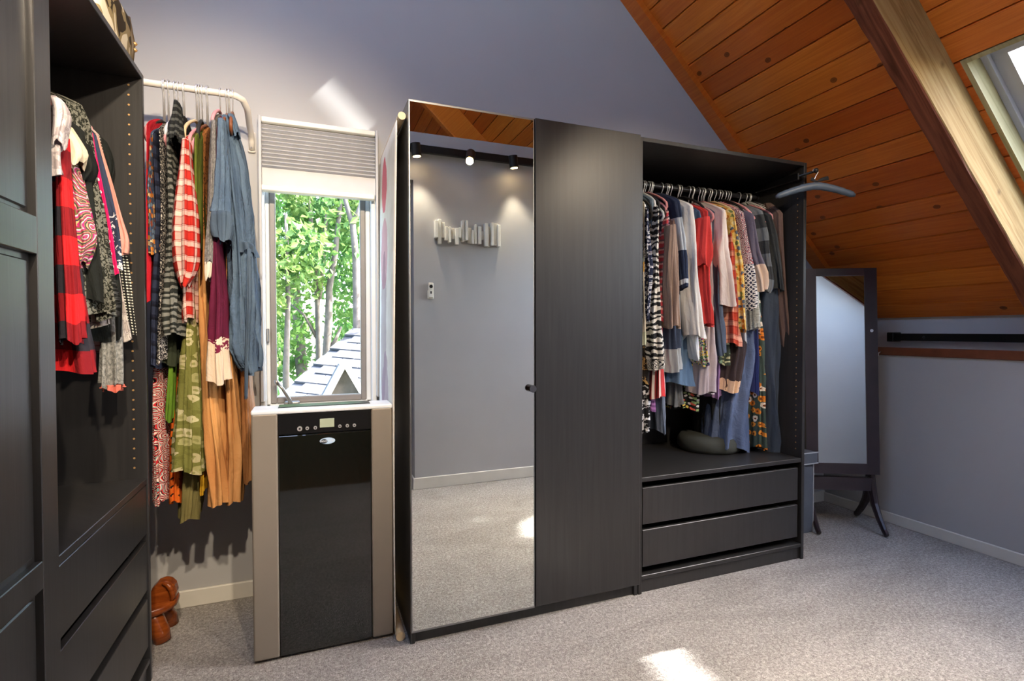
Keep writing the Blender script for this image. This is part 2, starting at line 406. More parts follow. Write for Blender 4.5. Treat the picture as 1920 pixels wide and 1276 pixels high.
b = MB().box(XU, XU+0.1, Y_END, YW, 0.9, 1.40).box(XK+0.12, XU, Y_END, YW, 0.96, 1.02); structure(b.build('wall_right', M['wall_white']))
structure(MB().bbox(XK-0.018, XK+0.03, Y_END, 2.52, 1.016, 1.064, 0.004).build('trim_1', M['brown_wood']))
gw = MB().box(XL-0.1, XU+0.1, Y_END-0.1, Y_END, 0, 4.7)
structure(gw.build('wall_hall', M['wall_paint']))
# partition behind the camera (seen in the mirror door) with its doorway
PY, PX = -0.012, 0.700
b = MB().box(PX, XK, PY-0.12, PY, 0, 2.62).box(-0.42, PX, PY-0.12, PY, 2.27, 2.62).box(XL, -0.42, PY-0.12, PY, 0, 2.62)
structure(b.build('wall_front', M['wall_paint']))
# baseboards
structure(MB().bbox(XL, XK, YW-0.014, YW, 0, 0.072, 0.003).build('baseboard_back', M['trim_white']))
structure(MB().bbox(XK-0.014, XK, 0.0, YW-0.014, 0, 0.062, 0.003).build('baseboard_right', M['trim_white']))
structure(MB().bbox(PX-0.014, XK-0.014, PY, PY+0.014, 0, 0.085, 0.003).bbox(PX-0.014, PX, PY-0.12, PY, 0, 0.085, 0.003).build('baseboard_front', M['trim_white']))

# ceiling: roof deck with every stained board laid under it
PW = 0.0893; XB0 = 1.768
SKY = [(8, 18, 0.12, 1.338), (-9, -4, 1.80, 2.47)]                    # rows k0..k1 and the y range of the seen and the added roof window
deck = MB(); segs = []
def sn(x0, z0, s, n): return (x0+s*CS+n*SN, z0-s*SN+n*CS)
K0, K1 = -17, 20
for k in range(K0, K1):
    x0 = XB0+k*PW; z0 = zc(x0); w = PW/CS; cuts = [(a, c) for (p, q, a, c) in SKY if p <= k < q]
    ys = [Y_END]
    for a, c in sorted(cuts): ys += [a, c]
    ys.append(YW)
    for i in range(0, len(ys), 2):
        ya, yb = ys[i], ys[i+1]; segs.append((k, x0, z0, ya, yb))
        pl = [sn(x0, z0, 0, 0.02), sn(x0, z0, w, 0.02), sn(x0, z0, w, 0.15), sn(x0, z0, 0, 0.15)]
        deck.prism(pl, ya, yb, cv)
LSL = [(0.02, 1.65)]                                     # unseen roof window added in the left slope to let in more daylight
def lz(x): return ZR-0.9528*(RIDGE_X-x)
def lslab(xa, xb, ya, yb): deck.prism([(xb, lz(xb)), (xa, lz(xa)), (xa, lz(xa)+0.17), (xb, lz(xb)+0.17)], ya, yb, cv)
LXA, LXB = -1.02, 0.02
lslab(LXB, RIDGE_X+0.06, Y_END, YW+0.1); lslab(XL-0.15, LXA, Y_END, YW+0.1)
yy_ = [Y_END]+[v for ab in LSL for v in ab]+[YW+0.1]
for i in range(0, len(yy_), 2): lslab(LXA, LXB, yy_[i], yy_[i+1])
ceiling = structure(deck.build('ceiling', M['pine']))
cache = {}
w = PW/CS
for k, x0, z0, ya, yb in segs:
    key = (round(ya, 3), round(yb, 3))
    if key not in cache:
        prof = [(0.0055, 0), (w-0.0055, 0), (w-0.0012, 0.006), (w-0.0012, 0.018), (0.0012, 0.018), (0.0012, 0.006)]
        o = MB().prism([sn(0, 0, s, n) for s, n in prof], 0, yb-ya, cv).build('plank', M['pine'], ceiling)
        cache[key] = o; o.location = (x0, ya, z0)
    else: copy_part(cache[key], ceiling, (x0, ya, z0))
# sloping trim board against the back wall
b = MB(); a0, a1 = 0.3, 3.57
b.prism([(a0, zc(a0)+0.005), (a1, zc(a1)+0.005), (a1-0.02, zc(a1)-0.028), (a0-0.02, zc(a0)-0.028)], YW-0.088, YW, cv)
structure(b.build('trim_2', M['pine'], origin=(1.7, 2.5, 3.0)))

def rafter(ya, yb, depth, label, m1='beam_wood', m2='beam_under'):
    rx0, rx1 = 0.3, 3.565; L = (rx1-rx0)/CS; nseg = 60; rng = random.Random(int(ya*100))
    root = empty('roof_beam', (1.7, (ya+yb)/2, zc(1.7)), label, 'beam', None)
    vs = []; fs = []; vu = []; fu = []
    jit = [0.0]*(nseg+1); a = 0.0
    for i in range(nseg+1): a = 0.8*a+rng.uniform(-0.004, 0.004); jit[i] = a
    for i in range(nseg+1):
        s = L*i/nseg; prof = [(ya, -0.002), (ya-0.001+jit[i]*0.3, depth-0.012), (ya+0.006, depth-0.004), (yb-0.006, depth-0.004), (yb, depth-0.012), (yb, -0.002)]
        for y, d in prof: x, z = sn(rx0, zc(rx0), s, -d); vs.append((x, y, z))
        for y, d in [(ya+0.001+jit[i]*0.4, depth-0.006), (ya+0.004, depth), (yb-0.002+jit[i], depth), (yb+0.002+jit[i], depth-0.010)]:
            x, z = sn(rx0, zc(rx0), s, -d); vu.append((x, y, z))
    for i in range(nseg):
        for j in range(5): fs.append((i*6+j, i*6+j+1, (i+1)*6+j+1, (i+1)*6+j))
        for j in range(3): fu.append((i*4+j, i*4+j+1, (i+1)*4+j+1, (i+1)*4+j))
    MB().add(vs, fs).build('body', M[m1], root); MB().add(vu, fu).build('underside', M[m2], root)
rafter(1.362, 1.442, 0.23, 'heavy timber rafter running down the slope beside the roof window')
rafter(-1.24, -1.16, 0.23, 'timber rafter over the hall, seen in the mirrored wardrobe door', 'pine', 'pine')

def roof_window(name, k0, k1, ya, yb):
    xa, xb = XB0+k0*PW, XB0+k1*PW; za = zc(xa); L = (xb-xa)/CS
    r = structure(empty(name, (xa, ya, za)))
    def slab(s0, s1, y0, y1, n0, n1, nm, mat, par):
        return MB().prism([sn(xa, za, s0, n0), sn(xa, za, s1, n0), sn(xa, za, s1, n1), sn(xa, za, s0, n1)], y0, y1, cv).build(nm, mat, par)
    t = 0.018
    slab(0, L, yb-t, yb, -0.002, 0.20, 'reveal', M['reveal_wood'], r); slab(0, L, ya, ya+t, -0.002, 0.20, 'reveal', M['reveal_wood'], r)
    slab(0, t, ya+t, yb-t, -0.002, 0.20, 'reveal', M['reveal_wood'], r); slab(L-t, L, ya+t, yb-t, -0.002, 0.20, 'reveal', M['reveal_wood'], r)
    fw = 0.05; sw = 0.05
    for (s0, s1, y0, y1) in ((t, L-t, ya+t, ya+t+0.022), (t, L-t, yb-t-0.022, yb-t), (t, t+0.02, ya+t, yb-t), (L-t-0.02, L-t, ya+t, yb-t)):
        slab(s0, s1, y0, y1, 0.085, 0.20, 'frame', M['window_grey'], r)
    i = t+0.022
    for (s0, s1, y0, y1) in ((i, L-i, ya+i, ya+i+sw), (i, L-i, yb-i-sw, yb-i), (i, i+sw, ya+i, yb-i), (L-i-sw, L-i, ya+i, yb-i)):
        o = slab(s0, s1, y0, y1, 0.11, 0.19, 'sash', M['window_grey'], r)
    slab(i+sw-0.005, L-i-sw+0.005, ya+i+sw-0.005, yb-i-sw+0.005, 0.165, 0.169, 'pane', M['glass'], r)
roof_window('window_2', *SKY[0])
roof_window('window_3', *SKY[1])  # unseen roof window added to throw the sun streak on the back wall
# unseen blind added over upper roof window; its slit shapes the wall's sun streak
nb = 0.10
def sun_to_blind(x, z):                                    # point on the back wall -> where its sunlight crosses the blind
    t = (CS*C0+nb-SN*x-CS*z)/(SN*SUN_TO.x+CS*SUN_TO.z); return (x+SUN_TO.x*t, YW+SUN_TO.y*t)
kx0, kx1 = XB0+SKY[1][0]*PW, XB0+SKY[1][1]*PW; kz0 = zc(kx0)
def s_at(x): return (x-kx0-nb*SN)/CS
(xa_, ya_), (xb_, yb_) = sun_to_blind(0.098, 2.33), sun_to_blind(0.268, 1.98)
ym = (ya_+yb_)/2; ys0, ys1 = ym-0.0052, ym+0.0052; LB = (kx1-kx0)/CS-0.02
bl3 = tag(empty('streak_blind', (kx0, 2.1, kz0)), 'closed pale blackout blind added in the upper roof window to shape sunlight', 'blind')
plain('blackout', (190, 190, 192), 0.8)
def bslab(s0, s1, y0, y1, nm): MB().prism([sn(kx0, kz0, s0, nb-0.004), sn(kx0, kz0, s1, nb-0.004), sn(kx0, kz0, s1, nb+0.004), sn(kx0, kz0, s0, nb+0.004)], y0, y1, cv).build(nm, M['blackout'], bl3)
bslab(0.02, LB, SKY[1][2]+0.02, ys0, 'blind_cloth'); bslab(0.02, LB, ys1, SKY[1][3]-0.02, 'side_channel')
bslab(s_at(sun_to_blind(-0.03, 2.60)[0]), s_at(xa_), ys0, ys1, 'slit_stop'); bslab(s_at(xb_), LB, ys0, ys1, 'slit_stop')  # added stops that close the slit where the streak should break off
for i, (ya, yb) in enumerate(LSL):  # frame and glass of the added left-slope window
    r = structure(empty('window_%d' % (4+i), (LXA, ya, lz(LXA))))
    def lpart(xa, xb, y0, y1, n0, n1, nm, mat): MB().prism([(xb, lz(xb)+n0), (xa, lz(xa)+n0), (xa, lz(xa)+n1), (xb, lz(xb)+n1)], y0, y1, cv).build(nm, mat, r)
    for a in ((LXA, LXB, ya, ya+0.06), (LXA, LXB, yb-0.06, yb), (LXA, LXA+0.06, ya+0.06, yb-0.06), (LXB-0.06, LXB, ya+0.06, yb-0.06)): lpart(*a, 0.05, 0.15, 'frame', M['window_grey'])
    lpart(LXA+0.055, LXB-0.055, ya+0.055, yb-0.055, 0.10, 0.104, 'pane', M['glass'])

# ------------------------------------------------------------------ casement window
w1 = structure(empty('window_1', (0.037, YW+0.05, WZ0)))
D0, D1 = YW-0.004, YW+0.15
MB().bbox(WX0, WX0+0.022, D0, D1, WZ0, WZ1, 0.002).build('jamb', M['window_white'], w1)
MB().bbox(WX1-0.022, WX1, D0, D1, WZ0, WZ1, 0.002).build('jamb', M['window_white'], w1)
MB().bbox(WX0, WX1, D0, D1, WZ1-0.02, WZ1, 0.002).build('head', M['window_white'], w1)
MB().bbox(WX0, WX1, YW-0.02, D1, WZ0, WZ0+0.022, 0.003).build('sill', M['trim_white'], w1)
yS = YW+0.07
sx0, sx1, sz0, sz1 = -0.176, 0.246, 0.836, 2.05
for nm, a in (('frame', (WX0+0.02, sx0, yS, D1, WZ0+0.02, sz1)), ('frame', (sx1, WX1-0.02, yS, D1, WZ0+0.02, sz1)), ('frame', (WX0+0.02, WX1-0.02, yS, D1, WZ0+0.02, sz0)), ('frame', (WX0+0.02, WX1-0.02, yS, D1, 2.01, sz1))):
    MB().bbox(*a, 0.003).build(nm, M['window_white'], w1)
g0, g1, gz0, gz1 = -0.151, 0.221, 0.865, 2.01
for a in ((sx0, g0, yS-0.006, yS+0.03, sz0, sz1), (g1, sx1, yS-0.006, yS+0.03, sz0, sz1), (g0, g1, yS-0.006, yS+0.03, sz0, gz0), (g0, g1, yS-0.006, yS+0.03, gz1, sz1)):
    MB().bbox(*a, 0.004).build('sash', M['window_dark'], w1)
MB().box(g0-0.004, g1+0.004, yS+0.012, yS+0.016, gz0-0.004, gz1+0.004).build('pane', M['glass'], w1)
cr = MB().bbox(-0.12, -0.055, yS-0.045, yS-0.006, sz0-0.012, sz0+0.012, 0.006, 2).tube([(-0.09, yS-0.05, sz0), (-0.10, yS-0.062, sz0+0.03), (-0.125, yS-0.066, sz0+0.075), (-0.145, yS-0.062, sz0+0.10)], [0.009, 0.008, 0.007, 0.007], 8)
cr.cyl((-0.145, yS-0.066, sz0+0.095), (-0.152, yS-0.064, sz0+0.115), 0.009, 10)
cr.build('crank_handle', M['alu'], w1, True)
MB().bbox(WX0+0.022, WX0+0.034, yS-0.03, yS-0.004, 1.12, 1.18, 0.003).build('latch', M['alu'], w1)

# pleated shade, half lowered, inside two side channels
sh = empty('pleated_shade', (0.04, YW-0.03, 2.09), 'off-white pleated window shade drawn partway down in pale side channels', 'blind')
BX0, BX1, BT, BB = -0.196, 0.283, 2.096, 1.778
MB().bbox(BX0, BX1, YW-0.045, YW-0.004, BT-0.022, BT, 0.003).build('head_rail', M['white_plastic'], sh)
MB().bbox(BX0-0.004, BX1-0.004, YW-0.047, YW-0.006, BB, BB+0.026, 0.004).build('bottom_rail', M['white_plastic'], sh)
MB().bbox(BX0-0.012, BX0, YW-0.05, YW, 0.86, BT+0.003, 0.002).build('side_channel', M['window_grey'], sh)
MB().bbox(BX1, BX1+0.012, YW-0.05, YW, 0.86, BT+0.003, 0.002).build('side_channel', M['window_grey'], sh)
plain('shade_cloth', (208, 208, 210), 0.8, var=0.03)
np_ = 11; zt = BT-0.022; zb = BB+0.105
for i in range(np_):                                                  # each stacked pleat
    z1_ = zt-(zt-zb)*i/np_; z0_ = zt-(zt-zb)*(i+1)/np_
    MB().prism([(YW-0.016, z0_), (YW-0.040, (z0_+z1_)/2-0.003), (YW-0.016, z1_), (YW-0.012, (z0_+z1_)/2)], BX0, BX1, lambda p, q, t: (t, p, q)).build('pleat', M['shade_cloth'], sh)
MB().box(BX0, BX1, YW-0.022, YW-0.018, BB+0.026, zb).build('flat_panel', M['shade_cloth'], sh)
# ------------------------------------------------------------------ wardrobes
BW = M['black_wood']
class Frame:                                              # local box frame: lx along the front, ly into the depth
    def __init__(s, root, fn): s.root = root; s.fn = fn
    def box(s, x0, x1, y0, y1, z0, z1, name, mat=None, parent=None, b=0.0015):
        a = s.fn(x0, y0); c = s.fn(x1, y1)
        return MB().bbox(min(a[0], c[0]), max(a[0], c[0]), min(a[1], c[1]), max(a[1], c[1]), z0, z1, b).build(name, mat or BW, parent or s.root)
    def pt(s, x, y, z): a = s.fn(x, y); return (a[0], a[1], z)
def carcass(f, W, H=2.012, D=0.58, t=0.018):
    f.box(0, t, 0, D, 0, H, 'side_panel'); f.box(W-t, W, 0, D, 0, H, 'side_panel')
    f.box(t, W-t, 0, D, H-t, H, 'top_panel'); f.box(t, W-t, 0.002, D, 0.062, 0.080, 'bottom_panel')
    f.box(t, W-t, 0.012, 0.030, 0.0, 0.062, 'plinth'); f.box(t, W-t, D-0.006, D-0.001, 0.08, H-t, 'back_panel')
def pegs(f, W, z0, z1, D=0.58, t=0.018):
    m = MB(); z = z0
    while z < z1:
        for lx, d in ((t, 1), (W-t, -1)):
            for ly in (0.037, D-0.06):
                m.cyl(f.pt(lx-d*0.002, ly, z), f.pt(lx+d*0.0008, ly, z), 0.0032, 8)
        z += 0.032
    o = m.build('shelf_pin_holes', M['peg'], f.root); o['kind'] = 'stuff'
def drawer(f, x0, x1, z0, z1, D=0.55, out=0.0):
    d = f.box(x0, x1, 0.004-out, 0.022-out, z0, z1, 'drawer')
    f.box(x0+0.012, x0+0.026, 0.022-out, D-out, z0+0.02, z1-0.035, 'drawer_side', parent=d)
    f.box(x1-0.026, x1-0.012, 0.022-out, D-out, z0+0.02, z1-0.035, 'drawer_side', parent=d)
    f.box(x0+0.026, x1-0.026, 0.022-out, D-out, z0+0.02, z0+0.03, 'drawer_base', parent=d)
YC = 1.92
# mirrored wardrobe
r = empty('wardrobe', (0.833, YC+0.29, 0), 'black wardrobe with one tall mirrored door and one plain black door', 'wardrobe')
f = Frame(r, lambda x, y: (0.333+x, YC+y)); carcass(f, 1.0)
md = f.box(0.000, 0.4965, -0.020, -0.004, 0.052, 2.008, 'door', M['alu'], b=0.001)
f.box(0.0045, 0.492, -0.0212, -0.0195, 0.060, 2.0, 'mirror_glass', M['mirror'], md, b=0.0002)
bd = f.box(0.5015, 0.998, -0.020, -0.002, 0.055, 2.012, 'door', BW)
MB().cyl((0.8125, YC-0.046, 0.939), (0.8125, YC-0.020, 0.939), 0.0145, 24).cyl((0.8125, YC-0.020, 0.939), (0.8125, YC-0.024, 0.939), 0.010, 16).build('knob', M['knob_metal'], md, False)
# open wardrobe
r = empty('wardrobe', (1.838, YC+0.29, 0), 'open black wardrobe packed with clothes above two wide drawers', 'wardrobe')
fR = Frame(r, lambda x, y: (1.338+x, YC+y)); carcass(fR, 1.0)
fR.box(0.018, 0.982, 0.003, 0.572, 0.497, 0.517, 'shelf'); pegs(fR, 1.0, 0.56, 1.86)
drawer(fR, 0.024, 0.960, 0.307, 0.470); drawer(fR, 0.024, 0.960, 0.117, 0.282)
MB().cyl((1.356, 2.22, 1.905), (2.320, 2.22, 1.905), 0.0125, 16).cyl((1.356, 2.22, 1.905), (1.366, 2.22, 1.905), 0.02, 16).cyl((2.310, 2.22, 1.905), (2.320, 2.22, 1.905), 0.02, 16).build('hanging_rail', M['steel_dark'], r, False)
vb = MB().bbox(2.292, 2.320, 1.93, 2.38, 1.925, 1.962, 0.004).build('valet_bracket', M['black_plastic'], r)
MB().cyl((2.300, 2.2, 1.944), (2.300, 1.850, 1.944), 0.006, 10).lathe([(0.002, -0.012), (0.010, -0.008), (0.0125, 0), (0.010, 0.008), (0.002, 0.012)], (2.300, 1.840, 1.946), 14).build('valet_rod', M['black_metal'], vb, True)
# left open wardrobe (front faces +X)
XF = -0.511
r = empty('wardrobe', (XF-0.29, 1.675, 0), 'open black wardrobe of shirts over three drawers beside the clothes bar', 'wardrobe')
fL = Frame(r, lambda x, y: (XF-y, 1.30+x)); carcass(fL, 0.75)
fL.box(0.018, 0.732, 0.003, 0.572, 0.663, 0.683, 'shelf'); pegs(fL, 0.75, 0.72, 1.98)
for z0, z1 in ((0.500, 0.660), (0.312, 0.474), (0.122, 0.284)): drawer(fL, 0.024, 0.726, z0, z1)
MB().cyl((-0.80, 1.318, 1.90), (-0.80, 2.032, 1.90), 0.0125, 14).build('hanging_rail', M['steel_dark'], r)
# nearer wardrobe with a framed door
r = empty('wardrobe', (XF-0.29, 0.92, 0), 'closed black wardrobe with a framed three-panel door', 'wardrobe')
fN = Frame(r, lambda x, y: (XF-y, 0.548+x)); carcass(fN, 0.75)
dr = fN.box(0.004, 0.764, -0.012, -0.002, 0.055, 2.012, 'door')
fN.box(0.700, 0.766, -0.026, -0.010, 0.055, 2.012, 'stile', parent=dr); fN.box(0.004, 0.066, -0.026, -0.010, 0.055, 2.012, 'stile', parent=dr)
for z0, z1 in ((0.055, 0.125), (0.674, 0.728), (1.315, 1.387), (1.942, 2.012)): fN.box(0.066, 0.700, -0.0255, -0.010, z0, z1, 'rail', parent=dr)
for z0, z1 in ((0.137, 0.662), (0.740, 1.303), (1.399, 1.930)): fN.box(0.078, 0.688, -0.016, -0.010, z0, z1, 'panel', parent=dr, b=0.004)

# ------------------------------------------------------------------ portable air conditioner
ac = empty('air_conditioner', (0.04, 2.1, 0), 'portable air conditioner with taupe side columns and a glossy black front', 'air conditioner')
AY = 1.993
MB().bbox(-0.199, -0.115, AY, 2.11, 0.012, 0.880, 0.006, 2).build('side_column', M['ac_grey'], ac)
MB().bbox(0.205, 0.281, AY, 2.11, 0.012, 0.880, 0.006, 2).build('side_column', M['ac_grey'], ac)
MB().bbox(-0.113, 0.203, AY+0.003, 2.10, 0.014, 0.797, 0.002).build('front_panel', M['gloss_black'], ac)
cp = MB().bbox(-0.113, 0.203, AY+0.003, 2.10, 0.801, 0.874, 0.002).build('control_panel', M['black_plastic'], ac)
MB().bbox(-0.200, 0.282, AY-0.002, 2.115, 0.876, 0.893, 0.005, 2).build('top_trim', M['ac_top'], ac)
MB().bbox(-0.115, 0.205, 2.030, 2.108, 0.8925, 0.8955, 0.001).build('air_outlet', M['black_plastic'], ac)
MB().bbox(-0.185, 0.267, 2.112, 2.40, 0.012, 0.80, 0.02, 2).build('body', M['ac_grey'], ac)
MB().bbox(0.024, 0.074, AY+0.0005, AY+0.004, 0.819, 0.851, 0.001).build('display', M['lcd'], cp)
for i, x in enumerate((-0.043, -0.018, 0.009, 0.093, 0.119, 0.144)):
    rr = 0.0085 if i == 0 else 0.006
    o = MB().cyl((x, AY-0.003, 0.8205), (x, AY+0.004, 0.8205), rr, 20).build('button', M['chrome'], cp)
    MB().cyl((x, AY-0.0036, 0.8205), (x, AY-0.003, 0.8205), rr*0.42, 12).build('button_mark', M['steel_dark'], o)
def ellipse_disc(cx, cz, a, b_, y0, y1, name, mat, parent):
    n = 32; return MB().prism([(cx+a*math.cos(2*math.pi*i/n), cz+b_*math.sin(2*math.pi*i/n)) for i in range(n)], y0, y1, cv).build(name, mat, parent)
plain('badge_blue', (168, 190, 214), 0.3); plain('badge_dark', (26, 34, 44), 0.3); plain('badge_text', (240, 242, 245), 0.4)
bg_ = ellipse_disc(0.050, 0.770, 0.0265, 0.0115, AY+0.0005, AY+0.003, 'badge', M['badge_blue'], ac)
ellipse_disc(0.0375, 0.769, 0.0125, 0.0078, AY-0.0003, AY+0.0006, 'badge_oval', M['badge_dark'], bg_)
def text(s, size, loc, mat, parent, name='lettering'):
    cu = bpy.data.curves.new('t', 'FONT'); cu.body = s; cu.size = size; cu.extrude = 0.0002; cu.align_x = 'CENTER'; cu.align_y = 'CENTER'
    t = bpy.data.objects.new('t', cu); COL.objects.link(t); bpy.context.view_layer.update()
    me = bpy.data.meshes.new_from_object(t.evaluated_get(bpy.context.evaluated_depsgraph_get())); bpy.data.objects.remove(t)
    o = bpy.data.objects.new(name, me); COL.objects.link(o); o.parent = parent
    me.materials.clear(); me.materials.append(mat)
    o.location = Vector(loc)-Vector(ORG[parent.name]); o.rotation_euler = (math.pi/2, 0, 0); return o
text('WHY', 0.0105, (0.0375, AY-0.0007, 0.769), M['badge_text'], bg_); text('NTER', 0.0085, (0.063, AY+0.0002, 0.770), M['ac_top'], bg_)

# ------------------------------------------------------------------ painted cloth scroll on the wardrobe's side
def painted():
    g = G('painted_canvas', 0.8, 0, 0.2); x, y, z = g.sep(g.coord()); n = g.noise(g.coord(), 9, 4, .6)
    base = g.ramp(n, [(0.3, lin((214, 206, 194))), (0.7, lin((232, 228, 220)))])
    def blob(cy, cz, ry, rz, soft=0.25):
        a = g.math('DIVIDE', g.math('SUBTRACT', y, cy), ry); c = g.math('DIVIDE', g.math('SUBTRACT', z, cz), rz)
        d = g.math('ADD', g.math('ADD', g.math('MULTIPLY', a, a), g.math('MULTIPLY', c, c)), g.math('MULTIPLY', g.math('SUBTRACT', n, 0.5), soft*4))
        return g.math('LESS_THAN', d, 1.0)
    for cy, cz, ry, rz, c, k in ((0.12, 1.80, .075, .12, (206, 88, 108), .9), (0.10, 1.50, .09, .15, (196, 110, 128), .6), (0.10, 1.15, .07, .35, (120, 84, 104), .5), (0.05, 0.72, .10, .35, (150, 118, 140), .6), (0.03, 0.42, .07, .25, (132, 92, 112), .5)):
        base = g.mix(g.math('MULTIPLY', blob(cy, cz, ry, rz), k), base, lin(c))
    g.col(base); M['canvas'] = g.m
painted()
sc_ = empty('scroll_painting', (0.31, 2.2, 0.0), 'white cloth scroll painted with pink figure, hung on the wardrobe side between wooden dowels', 'scroll')
MB().cyl((0.317, 1.945, 1.962), (0.317, 2.47, 1.962), 0.0145, 18).build('dowel', M['pale_wood'], sc_)
MB().cyl((0.303, 1.955, 0.0175), (0.303, 2.47, 0.0175), 0.017, 18).build('dowel', M['pale_wood'], sc_)
vs = []; fs = []; nz, ny = 30, 10
for i in range(nz+1):
    t = i/nz; z = 1.966+(0.02-1.966)*t; x = 0.303+(0.286-0.303)*t-0.005*math.sin(math.pi*t)
    for j in range(ny+1):
        s = j/ny; vs.append((x-0.003*math.sin(3*math.pi*s+2*t)*math.sin(math.pi*t), 1.978+s*(2.462-1.978), z))
for i in range(nz):
    for j in range(ny): fs.append((i*(ny+1)+j, i*(ny+1)+j+1, (i+1)*(ny+1)+j+1, (i+1)*(ny+1)+j))
o = MB().add(vs, fs).build('cloth', M['canvas'], sc_, True); md_ = o.modifiers.new('thick', 'SOLIDIFY'); md_.thickness = 0.002

# ------------------------------------------------------------------ white wall-mounted clothes bar
bar = empty('clothes_bar', (-0.42, 2.4, 2.08), 'white bent metal clothes bar fixed to the wall with end plates', 'clothes rail')
def barend(xe, xp, s):
    return [(xe-s*0.02, 2.28, 2.083), (xe, 2.285, 2.083), (xe+s*0.022, 2.30, 2.078), (xe+s*0.034, 2.345, 2.060), (xp, 2.44, 2.030), (xp, 2.505, 2.012), (xp, 2.522, 1.99), (xp, 2.528, 1.955)]
P_ = [(-0.95, 2.28, 2.083), (-0.6, 2.28, 2.083), (-0.30, 2.28, 2.083)]+barend(-0.268, -0.236, 1)
MB().tube(P_, 0.0125, 12).build('rod', M['white_metal'], bar, True)
pl = MB().bbox(-0.252, -0.222, 2.524, 2.536, 1.945, 2.035, 0.004).build('wall_plate', M['white_metal'], bar)
for z in (1.962, 2.0): MB().cyl((-0.237, 2.512, z), (-0.237, 2.526, z), 0.004, 10).build('screw', M['steel_dark'], pl)
MB().tube([(-0.95, 2.28, 2.083), (-0.985, 2.33, 2.06), (-0.99, 2.52, 2.0), (-0.99, 2.53, 1.95)], 0.0125, 12).build('rod_end', M['white_metal'], bar, True)

# ------------------------------------------------------------------ track of spotlights on the partition (seen in the mirror)
tr = empty('track_light', (1.3, 0.03, 2.5), 'black wall track with small round spotlights on the grey partition', 'light')
MB().bbox(-0.35, 2.4, PY, PY+0.035, 2.468, 2.522, 0.003).build('track', M['black_metal'], tr)
def spot(x, aim, power, size=62, blend=0.7):
    c = Vector((x, 0.105, 2.450)); d = (Vector(aim)-c).normalized()
    h = MB().cyl(c-d*0.045, c+d*0.045, 0.034, 24).build('spotlight', M['black_metal'], tr)
    MB().cyl(c+d*0.0455, c+d*0.0475, 0.026, 20).build('lens', M['bulb'], h)
    MB().tube([(x, PY+0.03, 2.485), (x, 0.06, 2.478), c-d*0.02], 0.008, 8).build('arm', M['black_metal'], h)
    L = bpy.data.lights.new('spot_lamp', 'SPOT'); lo = bpy.data.objects.new('spot_lamp', L); COL.objects.link(lo)
    L.energy = power; L.color = (1.0, 0.83, 0.62); L.spot_size = math.radians(size); L.spot_blend = blend; L.shadow_soft_size = 0.026
    lo.location = c+d*0.055; lo.rotation_euler = (-d).to_track_quat('Z', 'Y').to_euler(); lo.parent = None
spot(-0.12, (-0.48, 2.5, 1.2), 62)
spot(0.28, (-0.30, 2.5, 1.3), 55)
spot(0.70, (0.86, 0.06, 1.2), 9, 70)
spot(1.10, (0.35, 1.6, 0.3), 26, 90)
spot(1.44, (1.62, 0.02, 1.2), 9, 60)
spot(1.80, (1.80, 2.15, 1.25), 42, 62)

# ------------------------------------------------------------------ stick coat rack and remote on the partition
rk = empty('coat_rack', (1.1, 0.02, 1.9), 'white coat rack of uneven upright sticks on the grey partition', 'coat rack')
rng = random.Random(5); n_ = 20
for i in range(n_):
    x = 0.85+i*(1.365-0.85)/n_; wd = rng.uniform(0.018, 0.028); top = 1.955+rng.uniform(-0.03, 0.045); bot = 1.845+rng.uniform(-0.035, 0.02); dp = rng.uniform(0.018, 0.05)
    MB().bbox(x, x+wd, PY, PY+dp, bot, top, 0.003).build('stick', M['white_plastic'], rk)
rm = empty('fan_remote', (0.823, 0.0, 1.45), 'small white remote in its wall cradle beside the doorway', 'remote')
MB().bbox(0.800, 0.846, PY, PY+0.012, 1.404, 1.470, 0.006, 2).build('cradle', M['white_plastic'], rm)
MB().bbox(0.804, 0.842, PY+0.008, PY+0.024, 1.412, 1.524, 0.008, 3).build('body', M['white_plastic'], rm)
MB().cyl((0.823, PY+0.02, 1.496), (0.823, PY+0.026, 1.496), 0.013, 20).build('dial', M['steel_dark'], rm)
MB().bbox(0.818, 0.828, PY+0.02, PY+0.026, 1.442, 1.462, 0.002).build('button', M['steel_dark'], rm)

# ------------------------------------------------------------------ hall furniture glimpsed through the doorway in the mirror
dz = empty('dresser', (1.15, -2.0, 0), 'cream dresser standing in the hall beyond the doorway', 'dresser')
MB().bbox(0.82, 1.62, -2.25, -1.82, 0.0, 1.0, 0.004).build('body', M['dresser_cream'], dz); MB().bbox(0.80, 1.64, -2.26, -1.80, 1.0, 1.035, 0.006).build('top', M['dresser_cream'], dz)
for z in (0.1, 0.4, 0.7):
    d_ = MB().bbox(0.85, 1.59, -1.825, -1.805, z, z+0.27, 0.004).build('drawer', M['dresser_cream'], dz)
    MB().cyl((1.2, -1.806, z+0.14), (1.2, -1.785, z+0.14), 0.012, 12).build('knob', M['steel_dark'], d_)
bk = MB().lathe([(0.08, 0), (0.12, 0.02), (0.13, 0.12), (0.115, 0.22), (0.10, 0.235), (0.09, 0.2)], (1.02, -2.02, 1.036), 20).build('basket', M['pink_wicker'], origin=(1.02, -2.02, 1.036), smooth=True)
tag(bk, 'pink woven basket on the hall dresser', 'basket')

